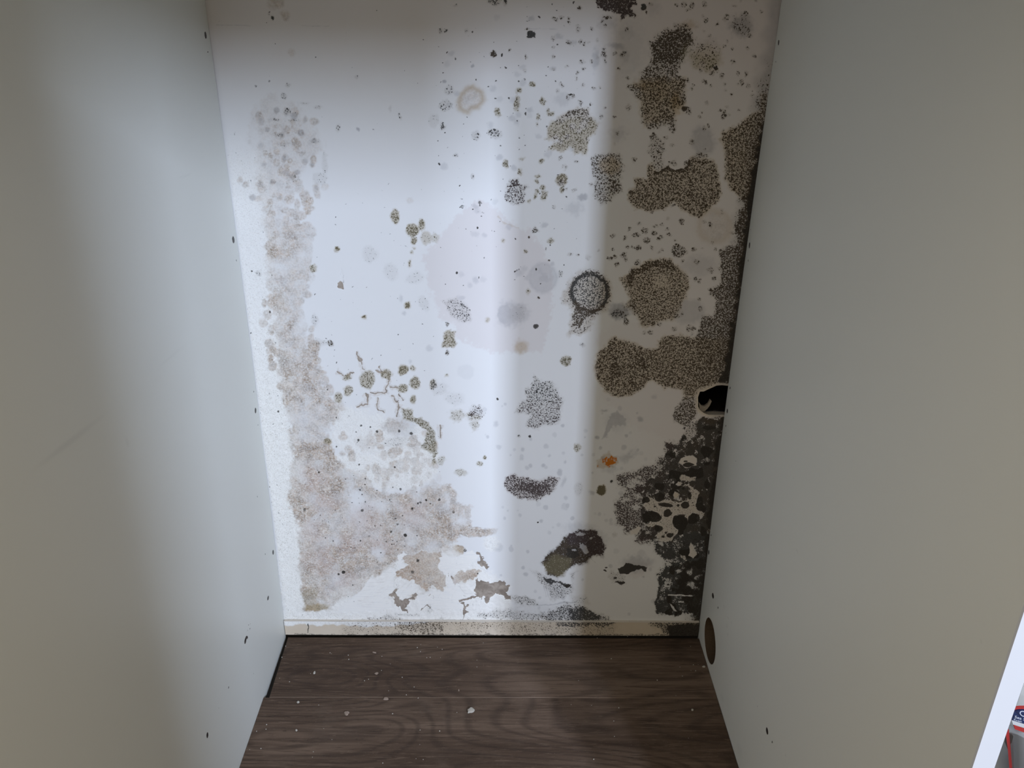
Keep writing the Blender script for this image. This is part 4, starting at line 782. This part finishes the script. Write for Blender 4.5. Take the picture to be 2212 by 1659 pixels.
# ---- loose crumbs on the boards
M_flake = plain('white_paint_flake', (.50, .47, .41), .8, .2, .1, 400); M_tanf = plain('tan_plaster_chip', (.32, .25, .20), .9, .1, .15, 400)
def flake(name, u, v, w_, h_, th, mat, seed, rot=0., curl=0.):
    r = random.Random(seed); pz = on_z(u, v, .0002); dd = float(np.linalg.norm(pz - CAM)); s = dd / F
    bm = bmesh.new(); n = 11; top = []; bot = []
    for k in range(n):
        a_ = 6.28318 * k / n; rr = r.uniform(.6, 1.1); px_, py_ = rr * w_ / 2 * s * math.cos(a_), rr * h_ / 2 * s * 1.45 * math.sin(a_)
        x_ = px_ * math.cos(rot) - py_ * math.sin(rot); y_ = px_ * math.sin(rot) + py_ * math.cos(rot); lift = curl * (px_ / (w_ * s)) ** 2
        top.append(bm.verts.new((x_ * .9, y_ * .9, th + lift + r.uniform(0, th * .3)))); bot.append(bm.verts.new((x_, y_, lift)))
    ct = bm.verts.new((0, 0, th * 1.35)); cb = bm.verts.new((0, 0, 0))
    for k in range(n):
        k2 = (k + 1) % n; bm.faces.new([top[k], top[k2], ct]); bm.faces.new([bot[k2], bot[k], cb]); bm.faces.new([bot[k], bot[k2], top[k2], top[k]])
    bmesh.ops.recalc_face_normals(bm, faces=bm.faces)
    m = bpy.data.meshes.new(name); bm.to_mesh(m); bm.free(); o = link(name, m, [mat]); o.location = tuple(pz); return o
cw = lambda x, y: (500 + x / 3.687, 1340 + y / 3.687)
ce = lambda x, y: (1060 + x / 3.687, 1340 + y / 3.687)
big = [(cw(1905,722), 16, 10, .0022, M_flake, .6, 'largest white paint flake, lying alone on the front floorboard'),
       (cw(920,741), 12, 7, .0014, M_tanf, .7, 'triangular tan plaster chip on the front floorboard, left of the largest white flake'),
       (cw(1228,628), 11, 6, .0010, M_tanf, 0, 'brownish plaster chip lying on the joint between the two floorboards'),
       (cw(661,420), 4.5, 5.5, .0012, M_flake, 0, 'small white flake below the dark knot of the back floorboard'),
       (cw(1155,425), 8, 4, .0010, M_tanf, .3, 'small beige chip in the middle of the back floorboard'),
       (cw(1140,258), 11, 2.4, .0008, M_tanf, -.3, 'thin beige sliver on the back floorboard near the skirting'),
       (cw(530,655), 5.5, 4, .0012, M_flake, .4, 'small white flake just in front of the board joint, nearest the left panel'),
       (cw(518,877), 4.5, 3, .0010, M_flake, .7, 'small white flake on the left part of the front floorboard'),
       (ce(1607,716), 4.5, 4, .0011, M_flake, 0, 'small pale chip in the shade on the right part of the front floorboard'),
       (ce(1722,371), 7, 3, .0010, M_flake, .1, 'pale chip at the foot of the right panel below the cable hole'),
       (cw(1810,560), 4, 3.4, .0010, M_tanf, 0, 'small beige chip on the back floorboard, straight behind the largest white flake')]
for i, (uv, w_, h_, th, mt, rt, lb) in enumerate(big):
    o = flake('paint_flake' if mt is M_flake else 'plaster_chip', *uv, w_, h_, th, mt, 50 + i, rt, .0006 if i == 0 else 0); tag(o, lb, 'debris')
if True:
    o = bpy.data.objects[[x.name for x in bpy.data.objects if x.get('label', '').startswith('pale chip at the foot')][0]]
    o.location.x = XR - .006
small = [cw(*q) for q in ((695,675),(930,278),(785,260),(797,266),(1508,193),(1640,215),(1555,298),(1665,297),(1583,296),(1502,875),(1658,883),(235,1022),(145,1030),(652,1048),(645,1090),(1205,1138),(275,868),(383,462),(462,490),(1252,562),(1092,470),(1487,620),(1955,372),(432,206),(402,295),(1283,745),(1195,400),(735,862),(1500,990),(1393,595),(1480,218),(1678,232),(1505,250),(935,312),(1455,532),(630,425),(1060,482),(1360,455),(1198,288),(1265,348),(2005,180),(1955,318),(1470,1102),(1527,1110),(800,950),(200,885),(280,832),(1795,735))]
small += [ce(*q) for q in ((848,142),(960,307),(1592,208),(1507,373),(1614,355),(1652,353),(1527,445),(1020,698),(980,803),(1632,403),(1326,478),(820,1108),(1090,128),(803,678),(1595,400),(700,480),(985,925),(1575,938),(640,672),(1475,600))]
cr0 = None
for i, (u, v) in enumerate(small):
    pz = on_z(u, v, .0002)
    if cr0 is None:
        cr0 = flake('plaster_crumb', u, v, 2.0, 1.4, .0006, M_flake, 99); o = cr0
    else:
        o = cr0.copy(); col.objects.link(o); o.location = tuple(pz)
    s = rnd.uniform(.55, 1.25); o.scale = (s, s, s); o.rotation_euler = (0, 0, rnd.uniform(0, 6.28))
    tag(o, 'tiny pale crumb of plaster scattered on the dark floorboards', 'debris', 'plaster crumbs on the floor')

# ---- bag on the neighbouring shelf
ZS = .2155
M_clear = NT('clear_film', .12, .5); M_clear.base((.50, .50, .48)); M_clear.b.inputs['Alpha'].default_value = .45; M_clear = M_clear.m
M_red = plain('red_print', (.52, .035, .03), .45, .4, .08); M_blue = plain('navy_print', (.018, .035, .12), .4, .4, .08); M_whitep = plain('white_print', (.75, .76, .76), .5, .3, .03); M_ink = plain('pale_ink', (.62, .66, .74), .5, .3, .02)
M_cont = plain('grey_brown_contents', (.16, .145, .13), .8, .2, .2, 90)
bag = empty('resealable_bag', tuple(on_z(2235, 1600, ZS + .02))); tag(bag, 'clear resealable bag with red edge and navy label on the shelf beside the right panel', 'bag')
bag.rotation_euler = (0, 0, 0)
def keepb(o): o.parent = bag; o.matrix_parent_inverse = Matrix.Translation(bag.location).inverted(); return o
ZB = ZS + .020
def at(u, v, dz=0.): q = on_z(u, v, ZB + dz); return q
def sheet(name, px, mats, dz=0., th=.0006):
    o = quads(name, [[tuple(at(u, v, dz)) for u, v in px]], mats); md = o.modifiers.new('thick', 'SOLIDIFY'); md.thickness = th; return keepb(o)
# body of the bag: a soft pillow lying on the shelf
c0, c1, c2, c3 = at(2181, 1566), at(2290, 1592), at(2300, 1800), at(2188, 1760)
bm = bmesh.new(); N = 14; T = [[None] * (N + 1) for _ in range(N + 1)]; B = [[None] * (N + 1) for _ in range(N + 1)]
for i in range(N + 1):
    for j in range(N + 1):
        s_, t_ = i / N, j / N; q = (c0 * (1 - s_) + c1 * s_) * (1 - t_) + (c3 * (1 - s_) + c2 * s_) * t_
        k = (math.sin(math.pi * s_) * math.sin(math.pi * t_)) ** .5; wv = .0012 * math.sin(9 * s_ + 5 * t_)
        T[i][j] = bm.verts.new((q[0], q[1], ZB + (.012 + wv) * k)); B[i][j] = bm.verts.new((q[0], q[1], ZB - .0195 * k - .0003))
for i in range(N):
    for j in range(N):
        bm.faces.new([T[i][j], T[i + 1][j], T[i + 1][j + 1], T[i][j + 1]]); bm.faces.new([B[i][j + 1], B[i + 1][j + 1], B[i + 1][j], B[i][j]])
for f_ in bm.faces: f_.smooth = True
m = bpy.data.meshes.new('film'); bm.to_mesh(m); bm.free(); keepb(link('film', m, [M_clear]))
cc = (c0 + c1 + c2 + c3) / 4
bm = bmesh.new(); bmesh.ops.create_icosphere(bm, subdivisions=3, radius=1)
ex = float(np.linalg.norm(c1 - c0)) * .46; ey = float(np.linalg.norm(c3 - c0)) * .42
for v in bm.verts:
    n_ = 1 + .07 * math.sin(5 * v.co.x + 3 * v.co.y) + .05 * math.sin(9 * v.co.y)
    v.co = Vector((cc[0] + .006 + v.co.x * ex * n_, cc[1] + v.co.y * ey * n_, ZB - .004 + v.co.z * .0125))
for f_ in bm.faces: f_.smooth = True
m = bpy.data.meshes.new('contents'); bm.to_mesh(m); bm.free(); keepb(link('contents', m, [M_cont]))
sheet('red_edge', [(2171,1576),(2179,1576),(2183,1620),(2187,1670),(2192,1760),(2185,1760),(2181,1670),(2177,1620)], [M_red], .0015)
hd = sheet('header_label', [(2188,1532),(2193,1527),(2202,1526),(2300,1526),(2300,1598),(2240,1574),(2186,1557),(2184,1548)], [M_blue], .004, .001)
sheet('header_border', [(2186,1530),(2193,1526),(2202,1525),(2300,1525),(2300,1531),(2202,1531.5),(2195,1532.5),(2188,1536)], [M_red], .0056, .0005)
sheet('white_strip', [(2185,1557),(2240,1574),(2300,1598),(2300,1612),(2240,1586),(2188,1567)], [M_whitep], .0050, .0008)
sheet('red_strip', [(2189,1567),(2240,1583),(2300,1607),(2300,1620),(2240,1592),(2192,1575)], [M_red], .0056, .0008)
def text(body, u, v, hpx, ang=0., shear=0.):
    cu = bpy.data.curves.new('lettering', 'FONT'); cu.body = body; q = at(u, v, .0062); s = float(np.linalg.norm(q - CAM)) / F
    cu.size = hpx * s * 1.45; cu.extrude = .0001; cu.shear = shear; cu.materials.append(M_ink)
    o = bpy.data.objects.new('lettering', cu); col.objects.link(o); o.location = tuple(q); o.rotation_euler = (math.radians(12), 0, math.radians(ang))
    bpy.context.view_layer.update(); me_ = bpy.data.meshes.new_from_object(o); loc_, rot_ = o.location.copy(), o.rotation_euler.copy(); bpy.data.objects.remove(o)
    o = bpy.data.objects.new('lettering', me_); col.objects.link(o); o.location = loc_; o.rotation_euler = rot_; return keepb(o)
text('C', 2203, 1547, 11, -8, .15); text('Sea S', 2191, 1551, 5.6, -22, .25); text('Finest', 2190, 1556.5, 3.6, -20)
